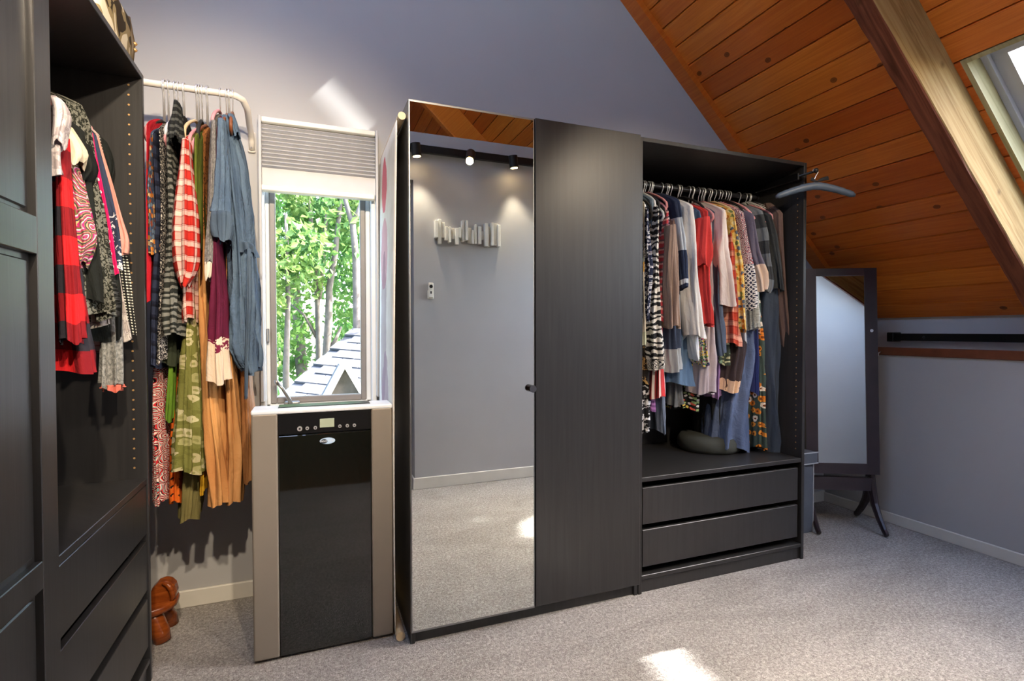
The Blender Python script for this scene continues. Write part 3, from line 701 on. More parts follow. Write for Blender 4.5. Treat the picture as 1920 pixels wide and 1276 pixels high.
# ------------------------------------------------------------------ free-standing mirror cabinet in the corner
FH = np.array([math.sin(YAW), math.cos(YAW), 0]); RH = np.array([math.cos(YAW), -math.sin(YAW), 0])
CC = FH*3.08+RH*1.945; CT = math.radians(6.0)
def lzz(l, Z, z):
    a, b_ = l-1.945, Z-3.08; a, b_ = a*math.cos(CT)+b_*math.sin(CT), -a*math.sin(CT)+b_*math.cos(CT)
    p = CC+RH*a+FH*b_; return (p[0], p[1], z)
cv_m = empty('standing_mirror', lzz(1.945, 3.08, 0), 'dark espresso standing mirror cabinet on curved legs in the corner', 'mirror')
def Zt(z, back=0.0): return 3.03+(z-0.33)*0.046+back
def panel(l0, l1, z0, z1, b0, b1, name, mat, parent=cv_m):
    vs = [lzz(l, Zt(z, bk_), z) for bk_ in (b0, b1) for l, z in ((l0, z0), (l1, z0), (l1, z1), (l0, z1))]
    return MB().add(vs, [(0, 1, 2, 3), (7, 6, 5, 4), (0, 4, 5, 1), (1, 5, 6, 2), (2, 6, 7, 3), (3, 7, 4, 0)]).build(name, mat, parent)
ES = M['espresso']; cl0, cl1, cz0, cz1 = 1.745, 2.150, 0.325, 1.535
panel(cl0+0.006, cl1-0.006, cz0+0.006, cz1-0.006, 0.02, 0.10, 'cabinet', ES)
panel(cl0, cl0+0.0665, cz0, cz1, 0, 0.022, 'stile', ES); panel(cl1-0.0675, cl1, cz0, cz1, 0, 0.022, 'stile', ES)
panel(cl0+0.0675, cl1-0.0685, cz1-0.045, cz1, 0, 0.022, 'rail', ES); panel(cl0+0.0675, cl1-0.0685, cz0, cz0+0.062, 0, 0.022, 'rail', ES)
panel(cl0+0.0665, cl1-0.0675, cz0+0.062, cz1-0.045, 0.004, 0.010, 'mirror_glass', M['mirror'])
kx = cl1-0.033; MB().cyl(lzz(kx, Zt(1.165)-0.002, 1.165), lzz(kx, Zt(1.165)+0.002, 1.165), 0.009, 16).build('keyhole', M['chrome'], cv_m)
panel(cl0+0.02, cl1-0.02, 0.225, 0.300, 0.02, 0.05, 'crossbar', ES)
for l in (cl0+0.02, cl1-0.025):
    for s, foot in ((-1, 2.915), (1, 3.27)):
        zz = [0.335, 0.28, 0.22, 0.15, 0.08, 0.03, 0.012]; kk = [0.02, 0.05, 0.12, 0.28, 0.58, 0.86, 1.0]
        pts = [lzz(l+(0.0 if s < 0 else 0.02)*k, 3.08+(foot-3.08)*k, z) for z, k in zip(zz, kk)]
        MB().tube(pts, [0.026, 0.03, 0.031, 0.027, 0.022, 0.019, 0.017], 8, flat=0.62, up=tuple(FH)).build('leg', ES, cv_m, False)
# storage bin
bn = empty('storage_bin', (2.53, 2.3, 0), 'dark grey lidded storage bin between wardrobe and standing mirror', 'storage box')
MB().bbox(2.37, 2.700, 2.158, 2.46, 0.0, 0.425, 0.006, 2).build('body', M['bin_fabric'], bn); MB().bbox(2.36, 2.712, 2.140, 2.47, 0.405, 0.468, 0.006, 2).build('lid', M['bin_fabric'], bn)
MB().bbox(2.358, 2.714, 2.137, 2.141, 0.402, 0.408, 0.001).bbox(2.358, 2.714, 2.137, 2.141, 0.464, 0.470, 0.001).build('piping', M['bin_piping'], bn); MB().bbox(2.697, 2.702, 2.155, 2.160, 0.0, 0.403, 0.001).build('piping', M['bin_piping'], bn)
# bars on the knee wall
kb = empty('wall_bar', (3.52, 1.0, 1.12), 'long flat black metal bar on the white recess wall', 'rail')
MB().bbox(3.505, 3.535, -1.5, 2.235, 1.101, 1.146, 0.002).build('bar', M['black_metal'], kb)
MB().bbox(3.495, 3.575, 2.235, 2.275, 1.094, 1.153, 0.003).build('end_bracket', M['black_metal'], kb)
for y in (2.06, 1.2, 0.3): MB().cyl((3.498, y, 1.124), (3.508, y, 1.124), 0.007, 12).build('bolt', M['steel_dark'], kb); MB().bbox(3.535, 3.575, y-0.015, y+0.015, 1.11, 1.14, 0.002).build('stand_off', M['black_metal'], kb)
hk = MB().tube([(3.25, 2.15, 1.035), (3.235, 2.15, 1.03), (3.228, 2.15, 1.018), (3.235, 2.15, 1.008), (3.242, 2.15, 1.012)], 0.003, 8).build('cup_hook', M['chrome'], origin=(3.25, 2.15, 1.03), smooth=True)
tag(hk, 'little metal cup hook screwed into the brown wooden rail', 'hook')

# ------------------------------------------------------------------ padded hanger on the valet rod
ph = empty('padded_hanger', (2.30, 1.84, 1.86), 'grey-blue satin padded hanger with bow hanging outside the wardrobe', 'hanger')
hc = Vector((2.30, 1.842, 1.94)); rd = Vector((0.90, -0.43, 0.0)).normalized()
hp = [hc+rd*a+Vector((0, 0, b)) for a, b in ((-0.012, 0.004), (-0.008, 0.014), (0.004, 0.018), (0.013, 0.010), (0.012, -0.004), (0.002, -0.02), (-0.004, -0.036), (-0.004, -0.06))]
MB().tube(hp, 0.0018, 8).build('hook', M['chrome'], ph, True)
pts = []; rad = []
for i in range(25):
    t = -1+2*i/24; pts.append(hc+rd*(t*0.185)+Vector((0, 0, -0.068-0.050*abs(t)**1.5))); rad.append((0.019-0.005*abs(t))*(1+0.05*math.sin(i*2.6))*(0.55 if abs(t) > 0.98 else 1))
MB().tube(pts, rad, 14).build('padding', M['slate_satin'], ph, True)
c2 = hc+Vector((0, 0, -0.048))
MB().tube([c2+rd*a+Vector((0, -0.012, b)) for a, b in ((-0.03, 0.012), (-0.012, 0.002), (0.0, 0.0), (0.02, 0.008), (0.05, 0.014))], [0.010, 0.006, 0.004, 0.008, 0.010], 8, flat=0.35).build('bow', M['black_velvet'], ph, True)

# ------------------------------------------------------------------ carved stool
st = empty('wooden_stool', (-0.715, 2.345, 0), 'small varnished wooden stool carved like an elephant under the clothes bar', 'stool')
SW = M['stool_wood']
def sup(cx, cy, a, b_, e, n=40): return [(cx+a*math.copysign(abs(math.cos(t))**e, math.cos(t)), cy+b_*math.copysign(abs(math.sin(t))**e, math.sin(t))) for t in [2*math.pi*i/n for i in range(n)]]
SX, SY = -0.715, 2.345
pp = sup(SX, SY, 0.222, 0.105, 0.75); n = len(pp)
prof = [(0.92, 0.098), (0.99, 0.103), (1.0, 0.114), (0.99, 0.124), (0.95, 0.128), (0.6, 0.122), (0.2, 0.120)]
vs = [(SX+(x-SX)*k, SY+(y-SY)*k, z+0.010*((x-SX)/0.222)**2*k) for k, z in prof for x, y in pp]
fs = [(i*n+j, i*n+(j+1) % n, (i+1)*n+(j+1) % n, (i+1)*n+j) for i in range(len(prof)-1) for j in range(n)]+[tuple(range(n-1, -1, -1)), tuple(range((len(prof)-1)*n, len(prof)*n))]
MB().add(vs, fs).build('seat', SW, st, True)
for (x, y) in ((-0.545, 2.288), (-0.545, 2.402), (-0.885, 2.288), (-0.885, 2.402)):
    s = 1 if x > SX else -1; q = -1 if y < SY else 1
    MB().tube([(x-s*0.045, y-q*0.02, 0.112), (x-s*0.02, y-q*0.010, 0.075), (x+s*0.002, y, 0.032), (x+s*0.010, y+q*0.004, 0.0)], [0.036, 0.036, 0.032, 0.029], 14).build('leg', SW, st, True)
head = [(-0.590, 0.125), (-0.588, 0.160), (-0.577, 0.188), (-0.558, 0.207), (-0.537, 0.213), (-0.517, 0.206), (-0.503, 0.188), (-0.497, 0.160), (-0.502, 0.125)]
hd = MB().prism(head, 2.318, 2.372, lambda p, q, t: (p, t, q)).build('head', SW, st); bv = hd.modifiers.new('round', 'BEVEL'); bv.width = 0.010; bv.segments = 3; bv.limit_method = 'ANGLE'
MB().tube([(-0.540, 2.316, 0.206), (-0.522, 2.312, 0.198), (-0.510, 2.310, 0.178), (-0.505, 2.310, 0.152), (-0.512, 2.312, 0.134)], [0.006, 0.009, 0.010, 0.009, 0.006], 10).build('trunk', SW, st, True)

# ------------------------------------------------------------------ patterned bag on top of the left wardrobe
def camo():
    g = G('bag_print', 0.8, 0, 0.2); n = g.noise(g.coord(), 11, 2, .4, 1.0); c = g.ramp(n, [(0, lin((54, 44, 28))), (0.44, lin((150, 134, 98))), (0.54, lin((224, 214, 190)))], 'CONSTANT'); g.col(c); M['bag'] = g.m
camo()
bgs = empty('print_bag', (-0.74, 1.92, 2.012), 'brown and cream patterned bag on top of the open black wardrobe', 'bag')
MB().bbox(-0.94, -0.535, 1.74, 2.045, 2.013, 2.19, 0.03, 3).build('body', M['bag'], bgs, True)
plain('bag_trim', (70, 56, 36), 0.6)
MB().tube([(-0.54, 2.03, 2.03), (-0.535, 2.035, 2.10), (-0.545, 2.03, 2.182), (-0.60, 2.0, 2.192), (-0.75, 1.9, 2.192)], 0.007, 8).build('piping', M['bag_trim'], bgs, True)
for z in (2.085, 2.105): MB().lathe([(0.002, -0.007), (0.008, 0), (0.002, 0.007)], (-0.530, 2.036, z), 10).build('stud', M['peg'], bgs, True)
MB().lathe([(0.01, 0.0), (0.155, 0.0), (0.168, 0.02), (0.168, 0.055), (0.15, 0.082), (0.05, 0.09), (0.005, 0.09)], (2.04, 2.27, 0.5175), 36).build('round_cushion', M['cushion'], origin=(2.04, 2.27, 0.5175), smooth=True)
tag(bpy.data.objects['round_cushion'], 'dark grey round cushion lying on the shelf under the clothes', 'cushion')
# ------------------------------------------------------------------ clothes
def ringmesh(rows, yf, depth, mat, name, parent, seed=0, fold=1.0, nf=9, neck=None, lat=False, xl=-1.03, N=84, rowsN=30, cap=True, xshift=0.0):
    """cloth tube: every row gives its height and lateral edges at the depth of the front edge yf"""
    rng = random.Random(seed*7+len(rows)); R = []
    for q in rows:
        v, uL, uR = q[:3]; vR = q[3] if len(q) > 3 else v
        pR = onY(uR, vR, yf)
        if uL is None: xL, zL = xl, onY(uR, v, yf)[2]
        else: pL = onY(uL, v, yf); xL, zL = pL[0], pL[2]
        R.append((xL+xshift, pR[0]+xshift, zL, pR[2]))
    R = np.array(R); d = np.r_[0, np.cumsum(np.abs(np.diff((R[:, 2]+R[:, 3])/2))+1e-4)]
    k = max(8, min(rowsN, int(d[-1]/0.025)+4)); s = np.linspace(0, d[-1], k)
    A = np.stack([np.interp(s, d, R[:, i]) for i in range(4)], 1)
    for _ in range(2):                                     # soften the corners of the outline
        B = A.copy(); B[1:-1, :2] = 0.25*A[:-2, :2]+0.5*A[1:-1, :2]+0.25*A[2:, :2]; A = B
    df = np.ones(k); lf = np.ones(k); t = np.linspace(0, 1, k)
    if neck is not None:                                   # sloping shoulders up to the hanger
        pre = []; pdf = []; plf = []
        for h, f1, f2 in ((1.0, 0.14, 0.75), (0.86, 0.30, 0.85), (0.6, 0.56, 0.95), (0.3, 0.82, 1.0), (0.1, 0.95, 1.0)):
            a = A[0].copy(); a[2] += neck*h; a[3] += neck*h; pre.append(a); pdf.append(f1); plf.append(f2)
        A = np.vstack([np.array(pre), A]); df = np.r_[pdf, df]; lf = np.r_[plf, lf]; t = np.r_[[0]*5, t]
    D = depth/2; yc = yf+D; ph = [rng.uniform(0, 6.28) for _ in range(5)]; m = MB(); vs = []
    phi = math.pi/2+2*math.pi*np.arange(N)/N
    e = 0.85; c = np.sign(np.cos(phi))*np.abs(np.cos(phi))**e; sn_ = np.sign(np.sin(phi))*np.abs(np.sin(phi))**e
    Tm = max(0.004, float(np.mean(A[:, 1]-A[:, 0]))/2)
    px, py = c*Tm, sn_*D; arc = np.r_[0, np.cumsum(np.hypot(np.diff(np.r_[px, px[0]]), np.diff(np.r_[py, py[0]])))]
    uv = []
    for i in range(len(A)):
        xL, xR, zL, zR = A[i]; T = max(0.003, (xR-xL)/2); xc = (xL+xR)/2
        Ti, Di = (T*df[i], D*lf[i]) if lat else (T*lf[i], D*df[i])
        if lat and df[i] < 1: xc = -0.80*(1-df[i])+xc*df[i]
        z = (zL+zR)/2
        nx, ny = np.cos(phi)/Ti, np.sin(phi)/Di; nl = np.hypot(nx, ny); nx, ny = nx/nl, ny/nl
        amp = fold*min(0.30*min(Ti, Di), 0.010)*(0.3+0.7*t[i])
        w = 0.7*np.sin(nf*phi+ph[0]+1.6*math.sin(3.1*z+ph[1]))+0.8*(1-2*np.abs(np.sin(round(nf*0.75)*phi+ph[2]+0.9*math.sin(6*z+ph[3])))**0.7)+0.25*np.sin(round(nf*2.6)*phi+ph[3]+2.0*math.sin(11*z+ph[0]))
        X = xc+c*Ti+nx*w*amp; Y = yc+sn_*Di+ny*w*amp*1.4
        Z = z+(zR-zL)/2*c+(0.010*fold*np.sin(3*phi+ph[4])*t[i]**6)
        for j in range(N): vs.append((X[j], Y[j], Z[j])); uv.append((arc[j], z))
    n = len(A); fs = [(i*N+j, i*N+(j+1) % N, (i+1)*N+(j+1) % N, (i+1)*N+j) for i in range(n-1) for j in range(N)]
    if cap: fs.append(tuple(range(N)))
    m.v = vs; m.f = fs; m.uv = uv
    return m.build(name, mat, parent, True), A

def hanger(x, yr, zr, zn, mat, label, group, half=0.20, rot=0.0, along='Y', hookmat=None, seed=0):
    rng = random.Random(seed); h = empty('clothes_hanger', (x, yr, zr), label, 'hanger', group)
    rot += rng.uniform(-0.10, 0.10)
    ax = Vector((math.sin(rot), -math.cos(rot), 0)) if along == 'Y' else Vector((math.cos(rot), math.sin(rot), 0))
    c = Vector((x, yr, zr)); up = Vector((0, 0, 1))
    hp = [c+ax*a+up*b for a, b in ((-0.020, -0.006), (-0.019, 0.008), (-0.010, 0.018), (0.003, 0.019), (0.014, 0.012), (0.018, -0.002), (0.012, -0.018), (0.003, -0.032))]+[Vector((x, yr, zn+0.012))]
    MB().tube(hp, 0.0023, 7).build('hook', hookmat or M['chrome'], h, True)
    top = Vector((x, yr, zn)); P = []
    for a, b in ((0, 0.012), (0.05, 0.004), (0.12, -0.026), (0.17, -0.054), (0.195, -0.075), (0.200, -0.095), (0.185, -0.108), (0.12, -0.110), (0, -0.110)): P.append((a*half/0.2, b))
    loop = [top+ax*a+up*b for a, b in P]+[top-ax*a+up*b for a, b in reversed(P[:-1])]
    MB().tube(loop, 0.0058, 8).build('body', mat, h, True); return h

GRP = {'rack': 'clothes on the white wall bar', 'right': 'clothes in the wardrobe above two drawers', 'left': 'clothes in the wardrobe above three drawers'}
RAIL = {'rack': (2.28, 2.083), 'right': (2.22, 1.905)}
HM = {'pink': ('pink_velvet', 'pink velvet'), 'black': ('black_velvet', 'black'), 'brown': ('brown_hanger', 'brown wooden'), 'white': ('white_hanger', 'white plastic'), 'pale': ('pale_wood', 'pale wooden')}
HW = {'rack': 'on the white wall bar', 'right': 'on the rail above two drawers', 'left': 'on the rail above three drawers'}
def hang_label(kind, where): return '%s clothes hanger %s' % (HM[kind][1], HW[where]), '%s hangers %s' % (HM[kind][1], HW[where])
cnt = [0]
def hlabel(kind, glabel): return '%s hanger carrying the %s' % (HM[kind][1], glabel)
def wear(where, name, label, cat, mat, rows, yf, depth=0.36, hang='pink', neck=0.075, fold=1.0, nf=9, parts=()):
    cnt[0] += 1; sd = cnt[0]
    p0 = onY((rows[0][1]+rows[0][2])/2, rows[0][0], yf); pb = onY((rows[-1][1]+rows[-1][2])/2, rows[-1][0], yf)
    yr, zr = RAIL[where]
    root = empty(name, (p0[0], yf+depth/2, pb[2]), label, cat, GRP[where])
    yc = yf+depth/2
    ob, A = ringmesh(rows, yf, depth, mat, 'body', root, sd, fold, nf, neck)
    for (pn, pm, pr, pyf, pdp) in parts: ringmesh(pr, pyf, pdp, pm, pn, root, sd+50, 0.9, 7, None, rowsN=18, N=56)
    if hang:
        lb, gp = hlabel(hang, label), hang_label(hang, where)[1]; zn = min(A[0][2]-0.004, zr-0.045)
        hanger((A[0][0]+A[0][1])/2, yr, zr, zn, M[HM[hang][0]], lb, gp, half=0.185, seed=sd)
    return root

F = fabric
# ---------- wall bar
F('denim', solid((98, 118, 138), (70, 88, 110)), bump=0.5); F('denim_cuff', solid((84, 100, 116), (60, 74, 90)))
F('grey_knit', heather((92, 90, 88), (138, 134, 130))); F('cream_cuff', solid((218, 206, 186)))
F('tan_lace', zsplit(1.50, solid((214, 158, 98), (190, 130, 76)), marks((176, 112, 58), (84, 50, 24), 90, 0.56), 0.004))
F('dip_scarf', zsplit(1.145, zsplit(1.10, solid((222, 198, 172)), marks((222, 198, 172), (112, 30, 58), 34, 0.52, (1, 1.4, 1)), 0.02), solid((104, 26, 56), (76, 16, 40)), 0.03))
F('red_tartan', tartan((178, 40, 30), (236, 226, 210), (120, 22, 18), 0.05))
F('leaf_print', floral((116, 116, 58), [(188, 180, 140), (180, 170, 128), (160, 156, 104)], 26, 0.38, (140, 138, 84), (106, 106, 50), 0.8))
F('khaki', solid((128, 118, 72), (92, 86, 50))); F('tiger_knit', zebra((38, 40, 36), (120, 120, 112), 14, 5.0)); F('dark_olive', solid((58, 64, 46), (40, 46, 34)))
F('mandala', rings((40, 20, 22), [(206, 46, 54), (236, 214, 200), (120, 160, 158), (214, 60, 60), (60, 22, 26), (240, 220, 206)], 24, 3.6))
F('bright_green', solid((112, 150, 48), (88, 122, 34))); F('orange_dot', dots((222, 104, 30), (42, 30, 22), 0.030, 0.16)); F('mustard', solid((206, 158, 36)))
F('ditsy', marks((34, 32, 34), (206, 198, 186), 150, 0.54)); F('navy_ruffle', stripes(0.045, [(0, (24, 28, 46)), (0.2, (40, 46, 66)), (0.8, (18, 20, 34))]))
F('autumn_floral', floral((64, 78, 104), [(206, 128, 54), (222, 190, 140), (160, 74, 44), (110, 130, 150)], 60, 0.42, None, (96, 84, 80), 0.9))
F('red_cotton', floral((206, 36, 52), [(150, 70, 50), (214, 44, 60)], 22, 0.34, None, None, 0.5)); F('bell_knit', stripes(0.022, [(0, (28, 30, 30)), (0.6, (74, 76, 74))])); F('black_jersey', solid((30, 30, 32), (18, 18, 20)))
F('tan_satin', solid((204, 150, 96), (168, 118, 70)), rough=0.4); F('toffee', solid((178, 124, 76), (146, 96, 56)), rough=0.5); F('olive_gather', solid((112, 122, 46), (78, 88, 30)))
wear('rack', 'red_blouse', 'red floral blouse at the end by the black panel', 'blouse', M['red_cotton'], [(232, 272, 278), (350, 271, 279), (480, 271, 283), (562, 271, 281)], 2.06)
wear('rack', 'print_tunic', 'blue and orange autumn-floral tunic on the wall bar', 'tunic', M['autumn_floral'], [(250, 279, 285), (350, 271, 283), (430, 272, 291), (472, 272, 297)], 2.04, hang='black')
wear('rack', 'ruffle_dress', 'navy dress of stacked ruffles on the wall bar', 'dress', M['navy_ruffle'], [(250, 283, 291), (310, 281, 296), (350, 282, 304), (420, 286, 302), (560, 276, 295), (688, 276, 295)], 2.06, nf=13)
wear('rack', 'mandala_skirt', 'long red and white mandala-print skirt', 'skirt', M['mandala'], [(252, 291, 296), (600, 286, 298), (690, 279, 306), (800, 278, 310), (945, 280, 313)], 2.160, 0.22, hang='black')
wear('rack', 'ditsy_dress', 'black dress speckled with tiny white print on the wall bar', 'dress', M['ditsy'], [(240, 294, 304), (400, 296, 308), (500, 295, 306), (680, 290, 304)], 2.06, hang='pink')
wear('rack', 'olive_skirt', 'dark olive skirt below the tiger-striped knit', 'skirt', M['dark_olive'], [(250, 304, 310), (560, 300, 330), (620, 290, 334), (682, 288, 331)], 2.120, 0.26)
wear('rack', 'tiger_jumper', 'charcoal jumper with grey tiger stripes', 'jumper', M['tiger_knit'], [(250, 308, 318), (320, 307, 324), (400, 306, 332), (500, 300, 336), (600, 297, 336), (628, 298, 336)], 2.03, hang='pink')
wear('rack', 'bell_sleeve_jersey', 'black knit top with striped bell sleeve', 'top', M['black_jersey'], [(225, 314, 330), (450, 312, 328), (560, 314, 330)], 2.08, hang='black', parts=(('sleeve', M['bell_knit'], [(186, 323, 333), (205, 320, 335), (230, 315, 337), (250, 311, 338), (258, 313, 336)], 2.0, 0.09),))
wear('rack', 'orange_skirt', 'orange skirt with black dots showing below the leaf-print dress', 'skirt', M['orange_dot'], [(255, 322, 327), (700, 316, 334), (880, 312, 337), (944, 313, 337)], 2.190, 0.18, hang='white')
wear('rack', 'green_skirt', 'bright green plain skirt beside the leaf-print dress', 'skirt', M['bright_green'], [(255, 327, 333), (600, 316, 330), (690, 312, 325), (788, 306, 321)], 2.140, 0.22)
wear('rack', 'tartan_shirt', 'red and white tartan flannel shirt with hanging sleeve', 'shirt', M['red_tartan'], [(262, 337, 353), (400, 332, 360), (520, 332, 362), (600, 336, 362)], 2.06, hang='pink', parts=(('sleeve', M['red_tartan'], [(258, 338, 352), (300, 333, 354), (350, 325, 360), (400, 318, 365), (470, 317, 366), (510, 324, 364), (525, 332, 352), (533, 336, 346)], 1.985, 0.09),))
wear('rack', 'leaf_dress', 'long green tiered dress with pale leaf print', 'dress', M['leaf_print'], [(258, 352, 362), (350, 354, 370), (450, 346, 368), (520, 338, 368), (690, 333, 372), (703, 331, 374), (712, 326, 377), (800, 318, 380), (889, 313, 379)], 2.110, 0.28, nf=11)
wear('rack', 'khaki_trousers', 'khaki trousers hanging lowest under the leaf-print dress', 'trousers', M['khaki'], [(258, 360, 366), (600, 346, 366), (880, 337, 372), (940, 333, 372), (978, 330, 366)], 2.200, 0.17, hang='pale', nf=5)
wear('rack', 'olive_blouse', 'olive green gathered top beside the lace dress', 'top', M['olive_gather'], [(256, 360, 371), (340, 357, 373), (420, 362, 374), (470, 362, 372)], 2.05, hang='pink')
wear('rack', 'mustard_skirt', 'mustard yellow skirt edge behind the tan dress', 'skirt', M['mustard'], [(258, 370, 374), (700, 372, 382), (860, 373, 385), (925, 370, 384)], 2.200, 0.16, hang='black')
wear('rack', 'lace_dress', 'long tan dress with brown lace bodice', 'dress', M['tan_lace'], [(256, 371, 384), (390, 369, 386), (540, 365, 390), (700, 372, 406), (850, 380, 423), (950, 384, 426)], 2.140, 0.26, hang='brown', nf=7)
wear('rack', 'grey_cardigan', 'grey marl cardigan with cream cuffs', 'cardigan', M['grey_knit'], [(222, 392, 408), (450, 394, 412), (600, 398, 414)], 2.12, hang='pink', parts=(('sleeve', M['grey_knit'], [(224, 393, 405), (300, 390, 406), (400, 386, 403), (492, 381, 399)], 2.04, 0.07), ('cuff', M['cream_cuff'], [(490, 381, 398), (516, 382, 396), (522, 384, 391)], 2.042, 0.06)))
wear('rack', 'dipped_scarf', 'maroon scarf dip-dyed to cream', 'scarf', M['dip_scarf'], [(240, 404, 410), (450, 397, 407), (560, 388, 420), (640, 385, 419), (718, 386, 425)], 2.05, 0.20, hang='brown', nf=7)
wear('rack', 'satin_trousers', 'tan satin trousers under the denim dress', 'trousers', M['tan_satin'], [(240, 418, 424), (640, 420, 438), (700, 418, 443), (850, 420, 455), (946, 421, 450)], 2.170, 0.20, hang='brown', nf=5)
wear('rack', 'toffee_trousers', 'toffee brown trousers nearest the window, below the denim dress', 'trousers', M['toffee'], [(240, 428, 434), (680, 446, 462), (800, 450, 474), (906, 456, 476)], 2.190, 0.18, hang='brown', nf=5)
wear('rack', 'denim_dress', 'blue denim shirt dress with tie belt and rolled sleeve', 'dress', M['denim'], [(214, 408, 432), (240, 408, 442), (300, 408, 456), (400, 414, 466), (462, 418, 470), (472, 419, 470), (560, 421, 476), (640, 423, 479), (664, 424, 480), (697, 448, 480)], 2.13, 0.24, hang='brown', neck=0.02, nf=14, fold=1.5,
     parts=(('sleeve', M['denim'], [(220, 405, 420), (300, 402, 426), (380, 397, 428), (400, 394, 430)], 2.03, 0.10), ('cuff', M['denim_cuff'], [(394, 392, 431), (412, 391, 433), (432, 393, 432), (448, 400, 428)], 2.015, 0.12),
            ('belt', M['denim_cuff'], [(452, 436, 472), (462, 436, 474), (470, 438, 474)], 2.118, 0.25), ('tie', M['denim_cuff'], [(466, 463, 470), (560, 462, 471), (700, 458, 464), (745, 458, 463)], 2.112, 0.02), ('collar', M['denim'], [(212, 424, 438), (228, 430, 444), (250, 438, 448)], 2.115, 0.07)))

# ---------- wardrobe with two drawers
F('block_cream', bands(1.08, 1.80, [(0, (196, 200, 176)), (0.12, (222, 216, 202)), (0.50, (216, 170, 92)), (0.56, (150, 158, 148)), (0.61, (224, 222, 208))]))
F('blue_chambray', solid((122, 142, 160), (96, 116, 136))); F('navy_bloom', floral((36, 42, 66), [(206, 206, 212), (170, 176, 190)], 55, 0.36, (36, 42, 66), None, 0.85))
F('snake_print', zsplit(1.035, rings((226, 222, 214), [(40, 40, 42), (226, 222, 214), (48, 48, 50)], 36, 2.4), zebra((40, 40, 42), (216, 212, 204), 11, 7.0), 0.03))
F('candy_stripe', stripes(0.03, [(0, (206, 62, 66)), (0.4, (228, 214, 208)), (0.65, (200, 80, 84)), (0.85, (70, 60, 64))], 0)); F('plum_stripe', stripes(0.02, [(0, (110, 70, 116)), (0.5, (150, 100, 150))]))
F('ikat_gold', marks((40, 34, 30), (160, 126, 78), 40, 0.54)); F('grey_jean', solid((112, 122, 138), (82, 92, 108))); F('bw_mono', marks((28, 28, 32), (214, 214, 218), 50, 0.52))
F('dark_meadow', floral((30, 32, 54), [(196, 160, 190), (150, 110, 140), (206, 206, 220)], 60, 0.34, None, (40, 36, 50), 0.8)); F('pink_stripe', stripes(0.035, [(0, (198, 70, 78)), (0.5, (230, 170, 160)), (0.75, (120, 90, 96))], 1, 0.02))
F('taupe_knit', solid((156, 134, 120), (128, 106, 94))); F('block_navy', bands(1.28, 1.86, [(0, (44, 54, 78)), (0.18, (190, 198, 206)), (0.22, (44, 54, 78)), (0.46, (176, 184, 192)), (0.72, (40, 48, 70))]))
F('block_dress', bands(0.92, 1.42, [(0, (58, 68, 88)), (0.10, (156, 160, 162)), (0.32, (58, 68, 88)), (0.56, (142, 150, 160)), (0.84, (62, 72, 92))])); F('denim_skirt', solid((92, 116, 142), (70, 92, 118)))
F('ivory_knit', solid((226, 222, 216), (200, 196, 190))); F('white_cotton', solid((226, 228, 226), (196, 200, 200))); F('teal_denim', solid((74, 98, 124), (56, 76, 100))); F('coral', solid((214, 70, 66), (180, 50, 48)))
F('confetti', floral((206, 190, 170), [(214, 60, 90), (90, 150, 80), (230, 200, 70), (60, 70, 110)], 110, 0.45, None, None, 0.95)); F('lilac_scarf', solid((204, 192, 194), (176, 164, 170)))
F('slate_tee', solid((84, 94, 110), (62, 72, 88))); F('blush_knit', solid((222, 208, 200), (196, 182, 174))); F('rust_check', tartan((196, 76, 56), (232, 190, 160), (120, 40, 36), 0.07))
F('yellow_bloom', floral((222, 180, 92), [(206, 128, 40), (120, 130, 70), (230, 210, 150), (86, 96, 110)], 45, 0.42, None, (226, 200, 130), 0.9)); F('pale_grey', solid((196, 198, 198), (168, 172, 174)))
F('tribal', zsplit(1.50, lattice((36, 38, 58), (216, 210, 204), 0.022), rings((150, 60, 60), [(40, 44, 72), (220, 210, 204), (172, 72, 70), (44, 46, 74), (214, 206, 200)], 34, 2.6), 0.004))
F('sheer_grey', heather((150, 152, 146), (196, 196, 188), 120, 120)); F('dip_mauve', zsplit(1.50, solid((224, 198, 176)), solid((110, 104, 118), (92, 86, 102)), 0.02))
F('bar_stripe', stripes(0.13, [(0, (58, 60, 62)), (0.5, (104, 108, 112))])); F('charcoal', solid((62, 64, 64), (46, 48, 50))); F('bw_cord', stripes(0.014, [(0, (26, 26, 28)), (0.5, (224, 222, 218))], 0, 0.01))
F('brown_crinkle', solid((112, 90, 82), (84, 66, 60))); F('slate_canvas', solid((70, 80, 96), (52, 62, 78))); F('teal_poppy', floral((70, 84, 76), [(224, 128, 40), (230, 150, 60), (236, 220, 200)], 26, 0.40, (120, 60, 20), None, 0.85))
F('blue_wash', solid((104, 118, 148), (78, 92, 122)), bump=0.5); F('ikat_brown', zsplit(0.915, marks((74, 50, 48), (216, 180, 148), 30, 0.46, (1, 0.5, 1)), solid((70, 58, 58), (52, 42, 44)), 0.02))
F('night_garden', floral((24, 26, 26), [(214, 90, 70), (224, 190, 90), (150, 170, 110), (220, 210, 200)], 60, 0.36, None, None, 0.8)); F('sweat_grey', solid((120, 122, 122), (96, 98, 100)))
F('violet', solid((158, 124, 170))); F('royal', solid((64, 74, 128))); F('dark_pants', solid((44, 46, 48), (30, 32, 34))); F('leaf_dark', floral((60, 70, 60), [(190, 190, 150), (120, 140, 110)], 70, 0.4, None, None, 0.9)); F('pepper', dots((34, 36, 44), (206, 206, 212), 0.012, 0.3))
W = lambda *a, **k: wear('right', *a, **k)
W('block_blouse', 'cream colour-block top with ochre band beside the black door', 'top', M['block_cream'], [(380, 1203, 1213), (420, 1203, 1213), (520, 1202, 1214), (600, 1201, 1217), (643, 1201, 1217)], 2.02, hang='white')
